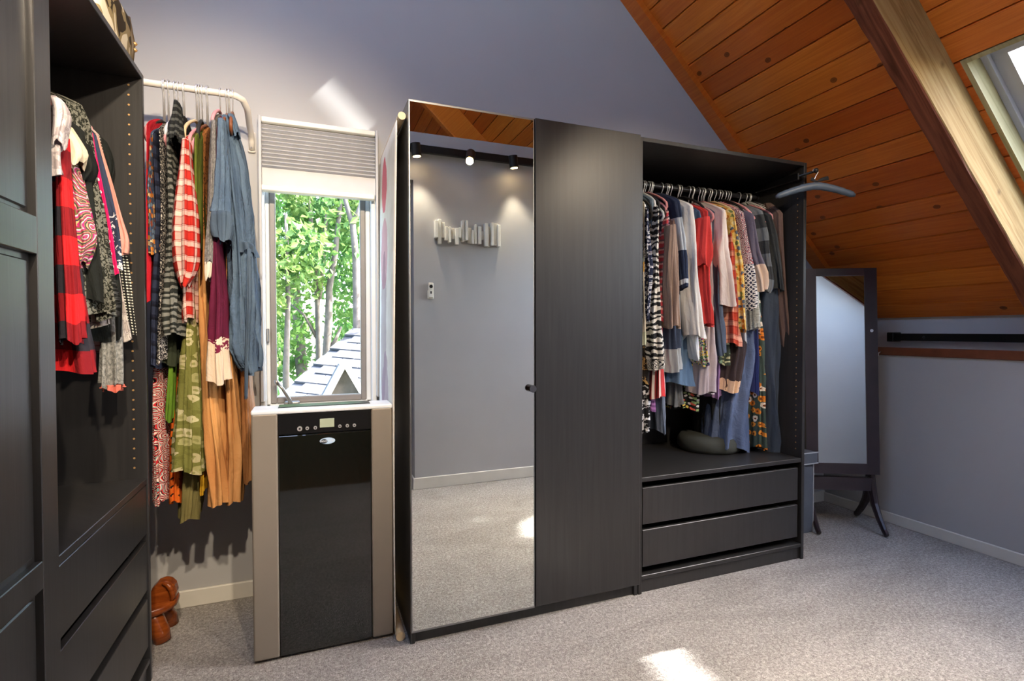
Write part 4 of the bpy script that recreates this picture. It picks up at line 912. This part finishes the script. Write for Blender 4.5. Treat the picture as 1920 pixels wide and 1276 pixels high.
W('gold_skirt', 'black and gold ikat skirt under the colour-block top', 'skirt', M['ikat_gold'], [(385, 1207, 1212), (600, 1203, 1216), (650, 1201, 1220), (718, 1201, 1221)], 2.06, 0.3, hang='black')
W('mono_skirt', 'black and white skirt hanging lowest at the black door', 'skirt', M['bw_mono'], [(385, 1211, 1215), (680, 1206, 1222), (780, 1201, 1226), (812, 1202, 1223)], 2.12, 0.25, hang='black')
W('bloom_blouse', 'navy blouse with white blooms', 'blouse', M['navy_bloom'], [(392, 1211, 1220), (430, 1209, 1222), (470, 1204, 1230), (500, 1206, 1236), (520, 1208, 1230), (600, 1210, 1224)], 2.0, hang='white', nf=11)
W('chambray_shirt', 'pale blue chambray button shirt', 'shirt', M['blue_chambray'], [(374, 1217, 1231), (450, 1218, 1234), (560, 1216, 1230), (610, 1214, 1228)], 2.04, hang='white')
W('plum_skirt', 'plum striped skirt low behind the snake-print dress', 'skirt', M['plum_stripe'], [(385, 1226, 1230), (700, 1216, 1230), (768, 1212, 1232)], 2.12, 0.25)
W('snake_dress', 'black and white snake-print dress', 'dress', M['snake_print'], [(392, 1233, 1239), (500, 1227, 1239), (540, 1225, 1243), (600, 1221, 1250), (660, 1221, 1258), (680, 1222, 1263), (692, 1224, 1257)], 2.0, hang='black')
W('candy_skirt', 'red and white striped skirt below the snake-print dress', 'skirt', M['candy_stripe'], [(390, 1238, 1242), (660, 1232, 1248), (746, 1227, 1254)], 2.07, 0.28)
W('faded_jeans', 'faded grey-blue jeans beside the red striped skirt', 'jeans', M['grey_jean'], [(390, 1243, 1248), (740, 1238, 1250), (812, 1241, 1254)], 2.11, 0.25, hang='black', nf=5)
W('meadow_dress', 'navy dress with lilac meadow flowers', 'dress', M['dark_meadow'], [(392, 1239, 1264), (430, 1238, 1266), (470, 1240, 1258), (540, 1242, 1254)], 2.04, hang='black')
W('pink_striped_blouse', 'pink and white diagonal-striped top', 'top', M['pink_stripe'], [(395, 1250, 1257), (450, 1246, 1258), (520, 1240, 1249), (600, 1240, 1248)], 2.02, hang='white')
W('block_dress', 'navy and grey colour-block dress', 'dress', M['block_dress'], [(395, 1257, 1268), (480, 1252, 1272), (545, 1247, 1286), (600, 1249, 1287), (697, 1252, 1289)], 2.05, 0.34, hang='brown')
W('taupe_cardigan', 'taupe long-sleeved knitted cardigan', 'cardigan', M['taupe_knit'], [(398, 1262, 1272), (440, 1256, 1272), (500, 1252, 1275), (560, 1256, 1277)], 2.02, hang='white', parts=(('sleeve', M['taupe_knit'], [(420, 1260, 1271), (500, 1256, 1276), (560, 1257, 1279), (575, 1258, 1278), (613, 1258, 1281)], 1.97, 0.07),))
W('sweat_trousers', 'grey jogging trousers under the denim skirt', 'trousers', M['sweat_grey'], [(395, 1268, 1273), (700, 1264, 1284), (760, 1262, 1287)], 2.14, 0.22, hang='black')
W('block_jumper', 'navy and pale grey block jumper', 'jumper', M['block_navy'], [(376, 1262, 1281), (410, 1270, 1285), (460, 1276, 1292), (520, 1279, 1295), (540, 1284, 1293)], 1.99, hang='white')
W('denim_skirt', 'blue denim A-line skirt', 'skirt', M['denim_skirt'], [(395, 1280, 1286), (560, 1276, 1292), (640, 1266, 1300), (700, 1254, 1312), (721, 1250, 1319)], 2.09, 0.30, hang='pink')
W('night_skirt', 'black skirt scattered with garden flowers', 'skirt', M['night_garden'], [(395, 1286, 1291), (690, 1290, 1312), (720, 1288, 1316), (769, 1284, 1318)], 2.15, 0.22, hang='black')
W('white_blouse', 'white cotton long blouse', 'blouse', M['white_cotton'], [(395, 1288, 1298), (540, 1285, 1302), (600, 1289, 1312), (660, 1302, 1315), (673, 1308, 1315)], 2.04, hang='white')
W('ivory_cardigan', 'long ivory open cardigan', 'cardigan', M['ivory_knit'], [(386, 1288, 1306), (430, 1290, 1312), (520, 1293, 1321), (600, 1300, 1328), (631, 1305, 1331)], 1.99, hang='black', nf=6)
W('denim_tee', 'short-sleeved blue denim top', 'top', M['teal_denim'], [(396, 1308, 1316), (420, 1309, 1325), (432, 1311, 1327), (452, 1313, 1319)], 2.0, 0.34, hang='pink')
W('confetti_blouse', 'multicoloured confetti-print blouse below the ivory cardigan', 'blouse', M['confetti'], [(400, 1316, 1320), (600, 1317, 1326), (640, 1318, 1328), (684, 1322, 1335)], 2.05, 0.30)
W('coral_tee', 'coral red short-sleeved top', 'top', M['coral'], [(396, 1320, 1333), (440, 1319, 1338), (520, 1322, 1338), (560, 1323, 1340), (609, 1328, 1346)], 2.0, hang='pink', parts=(('sleeve', M['coral'], [(405, 1322, 1334), (440, 1320, 1338), (468, 1318, 1343), (480, 1320, 1340), (496, 1323, 1334)], 1.955, 0.10),))
W('lilac_scarf', 'pale lilac fringed scarf', 'scarf', M['lilac_scarf'], [(400, 1332, 1337), (600, 1328, 1343), (660, 1326, 1348), (738, 1318, 1351)], 2.05, 0.22, nf=7)
W('violet_skirt', 'violet skirt edge behind the lilac scarf', 'skirt', M['violet'], [(400, 1338, 1341), (660, 1346, 1354), (745, 1340, 1358)], 2.10, 0.22)
W('slate_tee', 'slate blue soft jersey top', 'top', M['slate_tee'], [(396, 1342, 1356), (500, 1340, 1362), (560, 1341, 1358), (640, 1346, 1366), (664, 1350, 1367)], 2.02, hang='pale')
W('leafy_skirt', 'green leaf-speckled skirt beneath the slate top', 'skirt', M['leaf_dark'], [(400, 1351, 1355), (600, 1354, 1366), (650, 1354, 1372), (682, 1352, 1374)], 2.07, 0.26, hang='pale')
W('pepper_skirt', 'navy skirt with tiny white dots', 'skirt', M['pepper'], [(400, 1357, 1360), (640, 1358, 1366), (718, 1355, 1364)], 2.10, 0.24, hang='pale')
W('dark_trousers', 'black narrow trousers by the round cushion', 'trousers', M['dark_pants'], [(400, 1361, 1364), (700, 1346, 1360), (740, 1342, 1358), (825, 1343, 1357)], 2.16, 0.2, hang='black', nf=5)
W('blush_cardigan', 'pale blush knitted cardigan', 'cardigan', M['blush_knit'], [(394, 1354, 1367), (450, 1352, 1372), (466, 1348, 1374), (520, 1357, 1382), (571, 1360, 1394)], 1.985, hang='pale', nf=6)
W('rust_shirt', 'rust-red checked shirt below the blush cardigan', 'shirt', M['rust_check'], [(398, 1370, 1375), (540, 1368, 1388), (575, 1366, 1393), (610, 1366, 1396), (646, 1368, 1399)], 2.02, 0.32, hang='pink')
W('yellow_blouse', 'yellow and orange floral blouse', 'blouse', M['yellow_bloom'], [(396, 1371, 1381), (440, 1376, 1390), (500, 1386, 1400), (560, 1388, 1403), (620, 1395, 1405)], 2.0, hang='pink')
W('ikat_dress', 'brown dress with ikat border and fringe', 'dress', M['ikat_brown'], [(398, 1379, 1384), (560, 1384, 1398), (640, 1372, 1413), (700, 1362, 1407), (734, 1358, 1397)], 2.06, 0.28, hang='pink')
W('grey_blouse', 'light grey plain cotton blouse', 'blouse', M['pale_grey'], [(400, 1378, 1392), (480, 1386, 1396), (560, 1392, 1402), (640, 1396, 1406)], 2.02)
W('wash_trousers', 'wide washed-blue trousers reaching near the shelf', 'trousers', M['blue_wash'], [(398, 1391, 1395), (560, 1396, 1412), (640, 1392, 1420), (700, 1384, 1421), (760, 1362, 1422), (845, 1356, 1424)], 2.09, 0.26, hang='pink', nf=7, fold=1.6)
W('tribal_dress', 'navy and red dress of mosaic bands', 'dress', M['tribal'], [(398, 1386, 1399), (450, 1395, 1407), (480, 1398, 1413), (520, 1401, 1425), (560, 1402, 1428), (579, 1405, 1424)], 1.99, hang='pink')
W('royal_skirt', 'royal blue strip of skirt beside the poppy dress', 'skirt', M['royal'], [(400, 1402, 1405), (600, 1418, 1424), (738, 1420, 1427)], 2.07, 0.24)
W('sheer_blouse', 'sheer grey gauzy blouse', 'blouse', M['sheer_grey'], [(400, 1403, 1408), (540, 1408, 1426), (570, 1410, 1429), (616, 1413, 1431)], 2.02, 0.3)
W('poppy_dress', 'long dark teal dress with orange poppies', 'dress', M['teal_poppy'], [(402, 1408, 1412), (590, 1419, 1432), (650, 1422, 1437), (740, 1424, 1439), (842, 1424, 1444)], 2.06, 0.28, hang='pink')
W('dip_jumper', 'mauve jumper fading to cream', 'jumper', M['dip_mauve'], [(402, 1407, 1416), (440, 1410, 1424), (475, 1412, 1432), (520, 1424, 1450), (543, 1430, 1441)], 1.985, hang='pink')
W('barred_cardigan', 'charcoal cardigan with wide grey bars', 'cardigan', M['bar_stripe'], [(396, 1420, 1436), (430, 1429, 1446), (480, 1434, 1452), (528, 1440, 1459), (546, 1436, 1452)], 2.0, hang='black')
W('corded_jersey', 'narrow black and white striped top at the rail end', 'top', M['bw_cord'], [(392, 1438, 1456), (402, 1442, 1458), (430, 1446, 1458)], 2.06, 0.34, hang='black')
W('slate_dress', 'long slate canvas dress touching the shelf', 'dress', M['slate_canvas'], [(402, 1440, 1448), (500, 1440, 1462), (560, 1438, 1473), (640, 1440, 1477), (740, 1444, 1485), (852, 1447, 1489)], 2.05, 0.30, hang='pink', nf=6)
W('charcoal_tee', 'charcoal short-sleeved top beside the barred cardigan', 'top', M['charcoal'], [(404, 1442, 1451), (440, 1448, 1461), (500, 1457, 1470), (543, 1459, 1477)], 2.0, hang='pink')
W('crinkle_scarf', 'brown crinkled long scarf at the pegged panel', 'scarf', M['brown_crinkle'], [(400, 1462, 1473), (450, 1464, 1474), (540, 1470, 1477), (640, 1479, 1488), (700, 1484, 1498), (706, 1481, 1500), (720, 1485, 1499), (782, 1483, 1504)], 2.0, 0.20, hang='pink', nf=7)

# ---------- wardrobe with three drawers: garments face the room's end, rail runs along Y at x = -0.80
F('buffalo', buffalo(0.14, (214, 34, 40), (132, 24, 32), (46, 44, 52))); F('white_lace', marks((216, 206, 206), (180, 168, 170), 40, 0.5)); F('cream_poplin', solid((226, 212, 186)))
F('paisley', rings((150, 120, 80), [(206, 48, 128), (232, 200, 210), (110, 100, 60), (176, 40, 110), (190, 170, 120), (60, 56, 76)], 13, 4.5)); F('dark_marl', marks((34, 36, 30), (112, 112, 104), 160, 0.5, (1, 0.6, 1)))
F('black_cotton', solid((30, 34, 32), (20, 22, 22))); F('grey_gingham', tartan((176, 166, 160), (220, 214, 206), (110, 100, 104), 0.06)); F('bandana', zsplit(1.52, marks((44, 52, 74), (206, 206, 210), 70, 0.56), solid((52, 62, 86)), 0.01))
F('fuchsia_dot', dots((214, 26, 96), (236, 214, 222), 0.035, 0.14)); F('rose', solid((222, 160, 146), (196, 132, 120))); F('pin_dot', dots((26, 26, 24), (216, 212, 196), 0.009, 0.26)); F('red_gingham', tartan((176, 40, 44), (232, 224, 218), (110, 20, 26), 0.04))
F('stone_marl', heather((96, 98, 98), (158, 158, 154))); F('peach_rib', solid((214, 110, 92)))
def shelfwear(name, label, cat, mat, rows, yf, depth=0.055, neck=0.11, hang='pink', parts=(), fold=1.0, nf=7):
    cnt[0] += 1; sd = cnt[0]; pb = onY(rows[-1][2], rows[-1][0], yf)
    root = empty(name, (-0.80, yf+depth/2, pb[2]), label, cat, GRP['left'])
    if rows: ob, A = ringmesh(rows, yf, depth, mat, 'body', root, sd, fold, nf, neck, lat=True, N=96)
    for (pn, pm, pr, pyf, pdp) in parts: ringmesh(pr, pyf, pdp, pm, pn, root, sd+50, 0.9, 7, None, rowsN=16, N=56)
    lb, gp = hlabel(hang, label), hang_label(hang, 'left')[1]
    hanger(-0.80, yf+depth/2, 1.90, min(A[0][2]-0.004, 1.855), M[HM[hang][0]], lb, gp, half=0.19, along='X', seed=sd)
shelfwear('lace_blouse', 'white lace blouse nearest the framed door', 'blouse', M['white_lace'], [(196, None, 96), (230, None, 112), (290, None, 106), (326, None, 112)], 1.50, parts=(('frill', M['white_lace'], [(178, 88, 106), (198, 96, 123), (216, 92, 118), (238, 96, 110), (264, 92, 107)], 1.49, 0.06),))
shelfwear('buffalo_shirt', 'red and black buffalo-check flannel shirt', 'shirt', M['buffalo'], [(236, None, 112), (262, None, 118), (340, None, 124), (430, None, 130), (520, None, 145), (600, None, 156), (705, None, 172, 695)], 1.60, 0.07, hang='brown', parts=(('sleeve', M['buffalo'], [(250, 100, 118), (340, 98, 122), (450, 96, 132), (560, 100, 142), (640, 104, 148)], 1.56, 0.05),))
shelfwear('cream_blouse', 'cream blouse with a wide short sleeve', 'blouse', M['cream_poplin'], [(210, None, 108), (260, None, 118), (480, None, 120)], 1.66, parts=(('sleeve', M['cream_poplin'], [(228, 108, 122), (250, 112, 136), (285, 116, 156), (302, 124, 142)], 1.63, 0.07),))
shelfwear('paisley_shirt', 'pink paisley shirt with pointed sleeve', 'shirt', M['paisley'], [(224, None, 112), (300, None, 128), (520, None, 140)], 1.70, parts=(('sleeve', M['paisley'], [(268, 118, 130), (320, 120, 143), (370, 124, 152), (420, 122, 165), (446, 124, 174), (470, 134, 160), (494, 142, 150)], 1.665, 0.06),))
shelfwear('marl_cardigan', 'dark marled long cardigan with draped folds', 'cardigan', M['dark_marl'], [(190, None, 146), (212, None, 160), (260, None, 168), (330, None, 172), (400, None, 188), (500, None, 199), (540, None, 203), (593, None, 208)], 1.74, 0.07, neck=0.06, hang='black', nf=13, fold=1.5)
shelfwear('black_tee', 'black tee with a rolled short sleeve', 'top', M['black_cotton'], [(240, None, 150), (300, None, 160), (560, None, 190)], 1.72, hang='black', parts=(('sleeve', M['black_cotton'], [(262, 136, 156), (290, 140, 166), (308, 141, 173), (322, 141, 166), (338, 142, 154)], 1.70, 0.08),))
shelfwear('gingham_blouse', 'grey and pink gingham blouse hem below the marled cardigan', 'blouse', M['grey_gingham'], [(240, None, 165), (590, None, 200), (613, None, 203)], 1.80, 0.04)
shelfwear('fuchsia_shirt', 'fuchsia shirt with white dots', 'shirt', M['fuchsia_dot'], [(245, None, 170), (420, None, 202), (500, None, 214), (518, None, 217, 508)], 1.83, 0.04)
shelfwear('charcoal_vest', 'plain black tunic under the bandana top', 'tunic', M['black_cotton'], [(245, None, 172), (480, None, 214), (560, None, 225), (634, None, 224)], 1.86, 0.04, hang='black')
shelfwear('bandana_blouse', 'navy top with white bandana print', 'top', M['bandana'], [(250, None, 178), (350, None, 204), (430, None, 222), (500, None, 228)], 1.845, 0.03)
shelfwear('rose_blouse', 'dusty rose blouse with gathered sleeve', 'blouse', M['rose'], [(248, None, 178), (330, None, 204), (360, None, 212), (420, None, 226), (450, None, 236), (477, None, 230)], 1.90, 0.05)
shelfwear('pin_dot_skirt', 'black skirt with tiny white pin dots', 'skirt', M['pin_dot'], [(250, None, 184), (480, None, 236), (560, None, 246), (628, None, 255, 622)], 1.945, 0.04, hang='black')
shelfwear('red_check_shirt', 'red gingham shirt tail in the three-drawer wardrobe', 'shirt', M['red_gingham'], [(250, None, 180), (600, None, 205), (655, None, 209)], 1.885, 0.03)
shelfwear('pale_check_shirt', 'grey checked flannel hem behind the red gingham', 'shirt', M['grey_gingham'], [(250, None, 184), (600, None, 236), (644, None, 244, 636)], 1.925, 0.02)
shelfwear('back_tee', 'black short-sleeved tee at the far end of the rail', 'top', M['black_cotton'], [(262, None, 196), (285, None, 208), (312, None, 213), (330, None, 206)], 1.975, 0.04, hang='black')
shelfwear('stone_jumper', 'grey marl jumper with peach-ribbed cuff', 'jumper', M['stone_marl'], [(250, None, 176), (600, None, 200)], 1.90, 0.02, hang='white', parts=(('sleeve', M['stone_marl'], [(560, 186, 218), (650, 184, 224), (724, 184, 224)], 1.87, 0.06), ('cuff', M['peach_rib'], [(722, 184, 224), (731, 184, 224)], 1.869, 0.062)))
# ------------------------------------------------------------------ outdoors
structure(MB().box(-60, 60, -60, 80, -3.3, -3.2).build('ground', M['soil']))
NPR = np.random.RandomState(11)
def leaves(centres, radii, n, size, mat, parent, keep=None, seed=0):
    rs = np.random.RandomState(seed); C = np.array(centres); R_ = np.array(radii)
    idx = rs.randint(0, len(C), n); d = rs.normal(size=(n, 3)); d /= np.linalg.norm(d, axis=1)[:, None]
    P = C[idx]+d*(rs.uniform(0.15, 1, n)**0.5)[:, None]*R_[idx][:, None]
    if keep is not None: P = P[keep(P)]
    n = len(P); a = rs.normal(size=(n, 3)); a /= np.linalg.norm(a, axis=1)[:, None]; b = np.cross(a, rs.normal(size=(n, 3))); b /= np.linalg.norm(b, axis=1)[:, None]
    s = size*rs.uniform(0.6, 1.3, n)[:, None]; cN = np.cross(a, b)*0.12
    V = np.stack([P-a*s*0.6, P+b*s*0.34+cN*s, P+a*s*0.6, P-b*s*0.34+cN*s], 1).reshape(-1, 3)
    m = MB(); m.v = [tuple(p) for p in V]; m.f = [(4*i, 4*i+1, 4*i+2, 4*i+3) for i in range(n)]
    o = m.build('foliage', mat, parent, False, fix=False); o['kind'] = 'stuff'; return o
def tree(label, base, pts, rad, clusters, nl, size, mat, group, branches=(), keep=None, seed=0):
    t = empty('tree', base, label, 'tree', group)
    tk = MB().tube(pts, rad, 9)
    tr_ = tk.build('trunk', M['bark'], t, True)
    for bp, br in branches: MB().tube(bp, br, 7).build('branch', M['bark'], tr_, True)
    leaves([c[0] for c in clusters], [c[1] for c in clusters], nl, size, mat, t, keep, seed); return t
def P3(u, v, y): return tuple(onY(u, v, y))
GT = 'trees beyond the casement window'
def col_clusters(x, y, seed, n=16, z0=-2.0, z1=6.0, spread=1.2, r=0.8):
    rs = random.Random(seed); return [((x+rs.uniform(-spread, spread), y+rs.uniform(-spread, spread), rs.uniform(z0, z1)), rs.uniform(0.5, 1.0)*r) for _ in range(n)]
y = 8.0
tree('grey tree with twin upright trunk seen through the casement window', P3(600, 900, y), [P3(600, 1000, y), P3(599, 690, y), P3(597, 600, y), P3(592, 500, y), P3(584, 430, y), P3(578, 330, y)], [0.06, 0.052, 0.046, 0.038, 0.03, 0.02],
     col_clusters(-0.2, 8.6, 1, 18, 0.0, 5.5, 1.2, 0.7), 5200, 0.10, M['leaf_a'], GT, [([P3(596, 560, y), P3(606, 480, y), P3(612, 400, y)], [0.05, 0.04, 0.02]), ([P3(598, 640, y), P3(570, 590, y), P3(545, 570, y)], [0.03, 0.02, 0.01])], seed=1)
tree('thick pale trunk forking right, behind the casement window', P3(612, 900, 7.6), [P3(610, 1000, 7.6), P3(611, 680, 7.6), P3(616, 600, 7.6), P3(617, 540, 7.6), P3(628, 480, 7.6), P3(636, 400, 7.6), P3(650, 300, 7.6)], [0.065, 0.058, 0.052, 0.046, 0.04, 0.03, 0.015],
     col_clusters(0.5, 8.6, 2, 18, 0.6, 5.5, 1.2, 0.7), 5200, 0.10, M['leaf_b'], GT, [([P3(614, 660, 7.6), P3(628, 640, 7.6), P3(640, 612, 7.6)], [0.04, 0.03, 0.015])], seed=2)
tree('slender birch close to the sloping roof edge', P3(667, 900, 7.0), [P3(668, 1000, 7.0), P3(669, 600, 7.0), P3(667, 480, 7.0), P3(661, 420, 7.0), P3(650, 385, 7.0), P3(636, 330, 7.0)], [0.055, 0.05, 0.045, 0.04, 0.03, 0.02],
     col_clusters(1.0, 7.8, 3, 12, 1.6, 5.5, 0.8, 0.6), 2800, 0.095, M['leaf_c'], GT, [([P3(661, 420, 7.0), P3(672, 395, 7.0), P3(684, 360, 7.0)], [0.04, 0.03, 0.02])], seed=3)
tree('young bright-leaved tree at the left of the window view', P3(536, 900, 7.2), [P3(538, 1000, 7.2), P3(536, 700, 7.2), P3(540, 560, 7.2), P3(536, 400, 7.2)], [0.05, 0.04, 0.03, 0.02],
     col_clusters(-0.55, 7.4, 4, 16, -0.6, 4.0, 0.55, 0.5), 3600, 0.085, M['leaf_c'], GT, seed=4)
for i, (tx, ty, mt) in enumerate(((-2.2, 11.5, 'leaf_b'), (-0.3, 12.5, 'leaf_a'), (1.6, 12.0, 'leaf_b'), (3.4, 13.0, 'leaf_a'))):
    tree(('dense forest tree behind the bright-leaved young tree', 'tall forest tree right behind the twin upright trunk', 'tall forest tree rising behind the birch', 'distant forest tree above the shingled roof')[i], (tx, ty, -3.2), [(tx, ty, -3.2), (tx+0.1, ty, 0), (tx-0.1, ty, 3), (tx, ty, 7)], [0.16, 0.13, 0.1, 0.04], col_clusters(tx, ty, 20+i, 26, -2.2, 6.5, 1.7, 1.0), 7500, 0.15, M[mt], GT, seed=30+i)
# unseen tree added to block the sun, leaves cleared to shape floor patches
S = np.array(SUN_TO)
GAPS = [((1.170-0.02*k/5, 1.57-0.26*k/5, 0.0), 0.012, 0) for k in range(6)]+[((1.20+0.04*k, 1.06-0.06*k, 0.0), 0.03, 0) for k in range(4)]+[((0.96, 0.72, 0), 0.0, 0), ((1.30, 1.86, 0.0), 0.0, 0)]
def keep(P):
    ok = np.ones(len(P), bool)
    for g_, r_, _ in GAPS:
        d = P-np.array(g_); ok &= np.linalg.norm(d-np.outer(d@S, S), axis=1) > r_+0.085
    return ok
c0 = np.array((2.95, 0.73, 1.85))+S*13
def blob(c, n, rr, seed):
    rs = random.Random(seed); return [((c[0]+rs.uniform(-1, 1)*rr, c[1]+rs.uniform(-1, 1)*rr, c[2]+rs.uniform(-1, 1)*rr*0.6), rs.uniform(0.5, 0.75)) for _ in range(n)]
tree('tall unseen tree added to shade the roof window', (c0[0], c0[1], -3.2), [(c0[0], c0[1], -3.2), (c0[0]+0.1, c0[1], 2), (c0[0], c0[1], c0[2]-1), (c0[0]+0.2, c0[1]+0.2, c0[2]+1)], [0.2, 0.16, 0.08, 0.04], blob(c0, 26, 0.85, 3), 15000, 0.17, M['leaf_b'], None, keep=keep, seed=50)
tree('dark garden tree beyond the hall', (2.3, -9.0, -3.2), [(2.3, -9, -3.2), (2.2, -9, 1), (2.3, -9, 5)], [0.16, 0.12, 0.05], blob((2.2, -9, 2.0), 14, 1.4, 6), 2600, 0.24, M['leaf_b'], None, seed=52)

# neighbouring shingled roof with its little gable
rf = empty('shingled_roof', P3(600, 760, 6.0), 'pale grey shingled roof wing rising to the right below the trees', 'roof')
A0, A1, A2 = np.array(P3(512, 752, 5.6)), np.array(P3(694, 584, 7.4)), np.array(P3(706, 776, 4.9))
ea = A2-A0; eb = A1-A0; nrm = np.cross(ea, eb); nrm /= np.linalg.norm(nrm); nrm = nrm if nrm[1] < 0 else -nrm
dk = [A0-ea*0.02, A0+ea*1.6, A1+ea*1.6, A1]
MB().add([p-nrm*0.02 for p in dk]+[p-nrm*0.12 for p in dk], [(0, 1, 2, 3), (7, 6, 5, 4), (0, 4, 5, 1), (1, 5, 6, 2), (2, 6, 7, 3), (3, 7, 4, 0)]).build('deck', M['shingle'], rf)
rows_n = 12; la = np.linalg.norm(ea); tabs = int(la*1.5/0.28); rng = random.Random(8)
for i in range(rows_n):
    for j in range(tabs):
        s0 = (j+(0.5 if i % 2 else 0))/tabs*1.5; s1 = s0+1.5/tabs*0.97; w0 = i/rows_n; w1 = (i+1.12)/rows_n
        p = [A0+eb*w0+ea*s0, A0+eb*w0+ea*s1, A0+eb*w1+ea*s1, A0+eb*w1+ea*s0]
        lo, hi = nrm*0.014*rng.uniform(0.8, 1.3), nrm*0.002
        q = [p[0]+lo, p[1]+lo, p[2]+hi, p[3]+hi]+[x-nrm*0.012 for x in p]
        MB().add(q, [(0, 1, 2, 3), (7, 6, 5, 4), (0, 4, 5, 1), (1, 5, 6, 2), (2, 6, 7, 3), (3, 7, 4, 0)]).build('shingle', M['shingle' if rng.random() < 0.5 else 'shingle_b'], rf)
gb = empty('gable_dormer', P3(650, 760, 4.5), 'small white-trimmed gable peak at the foot of the shingled roof', 'dormer')
yg = 4.5; ap, lb_, rb_ = np.array(P3(646, 690, yg)), np.array(P3(606, 765, yg)), np.array(P3(700, 782, yg))
MB().prism([(ap[0], ap[2]), (lb_[0], lb_[2]), (rb_[0], rb_[2])], yg, yg+0.25, cv).build('gable_wall', M['bark'], gb)
def board(p, q, th, y0, y1, nm, mat):
    d = np.array((q[0]-p[0], q[2]-p[2])); d = d/np.linalg.norm(d); nn = np.array((-d[1], d[0])); nn = nn if nn[1] > 0 else -nn
    MB().prism([(p[0], p[2]), (q[0], q[2]), (q[0]+nn[0]*th, q[2]+nn[1]*th), (p[0]+nn[0]*th, p[2]+nn[1]*th)], y0, y1, cv).build(nm, mat, gb)
board(ap, lb_, 0.05, yg-0.05, yg+0.02, 'rake_board', M['white_plastic']); board(ap, rb_, 0.05, yg-0.05, yg+0.02, 'rake_board', M['white_plastic'])
board(ap, lb_, 0.03, yg+0.02, yg+0.5, 'roof_slope', M['shingle_b']); board(ap, rb_, 0.03, yg+0.02, yg+0.5, 'roof_slope', M['shingle_b'])
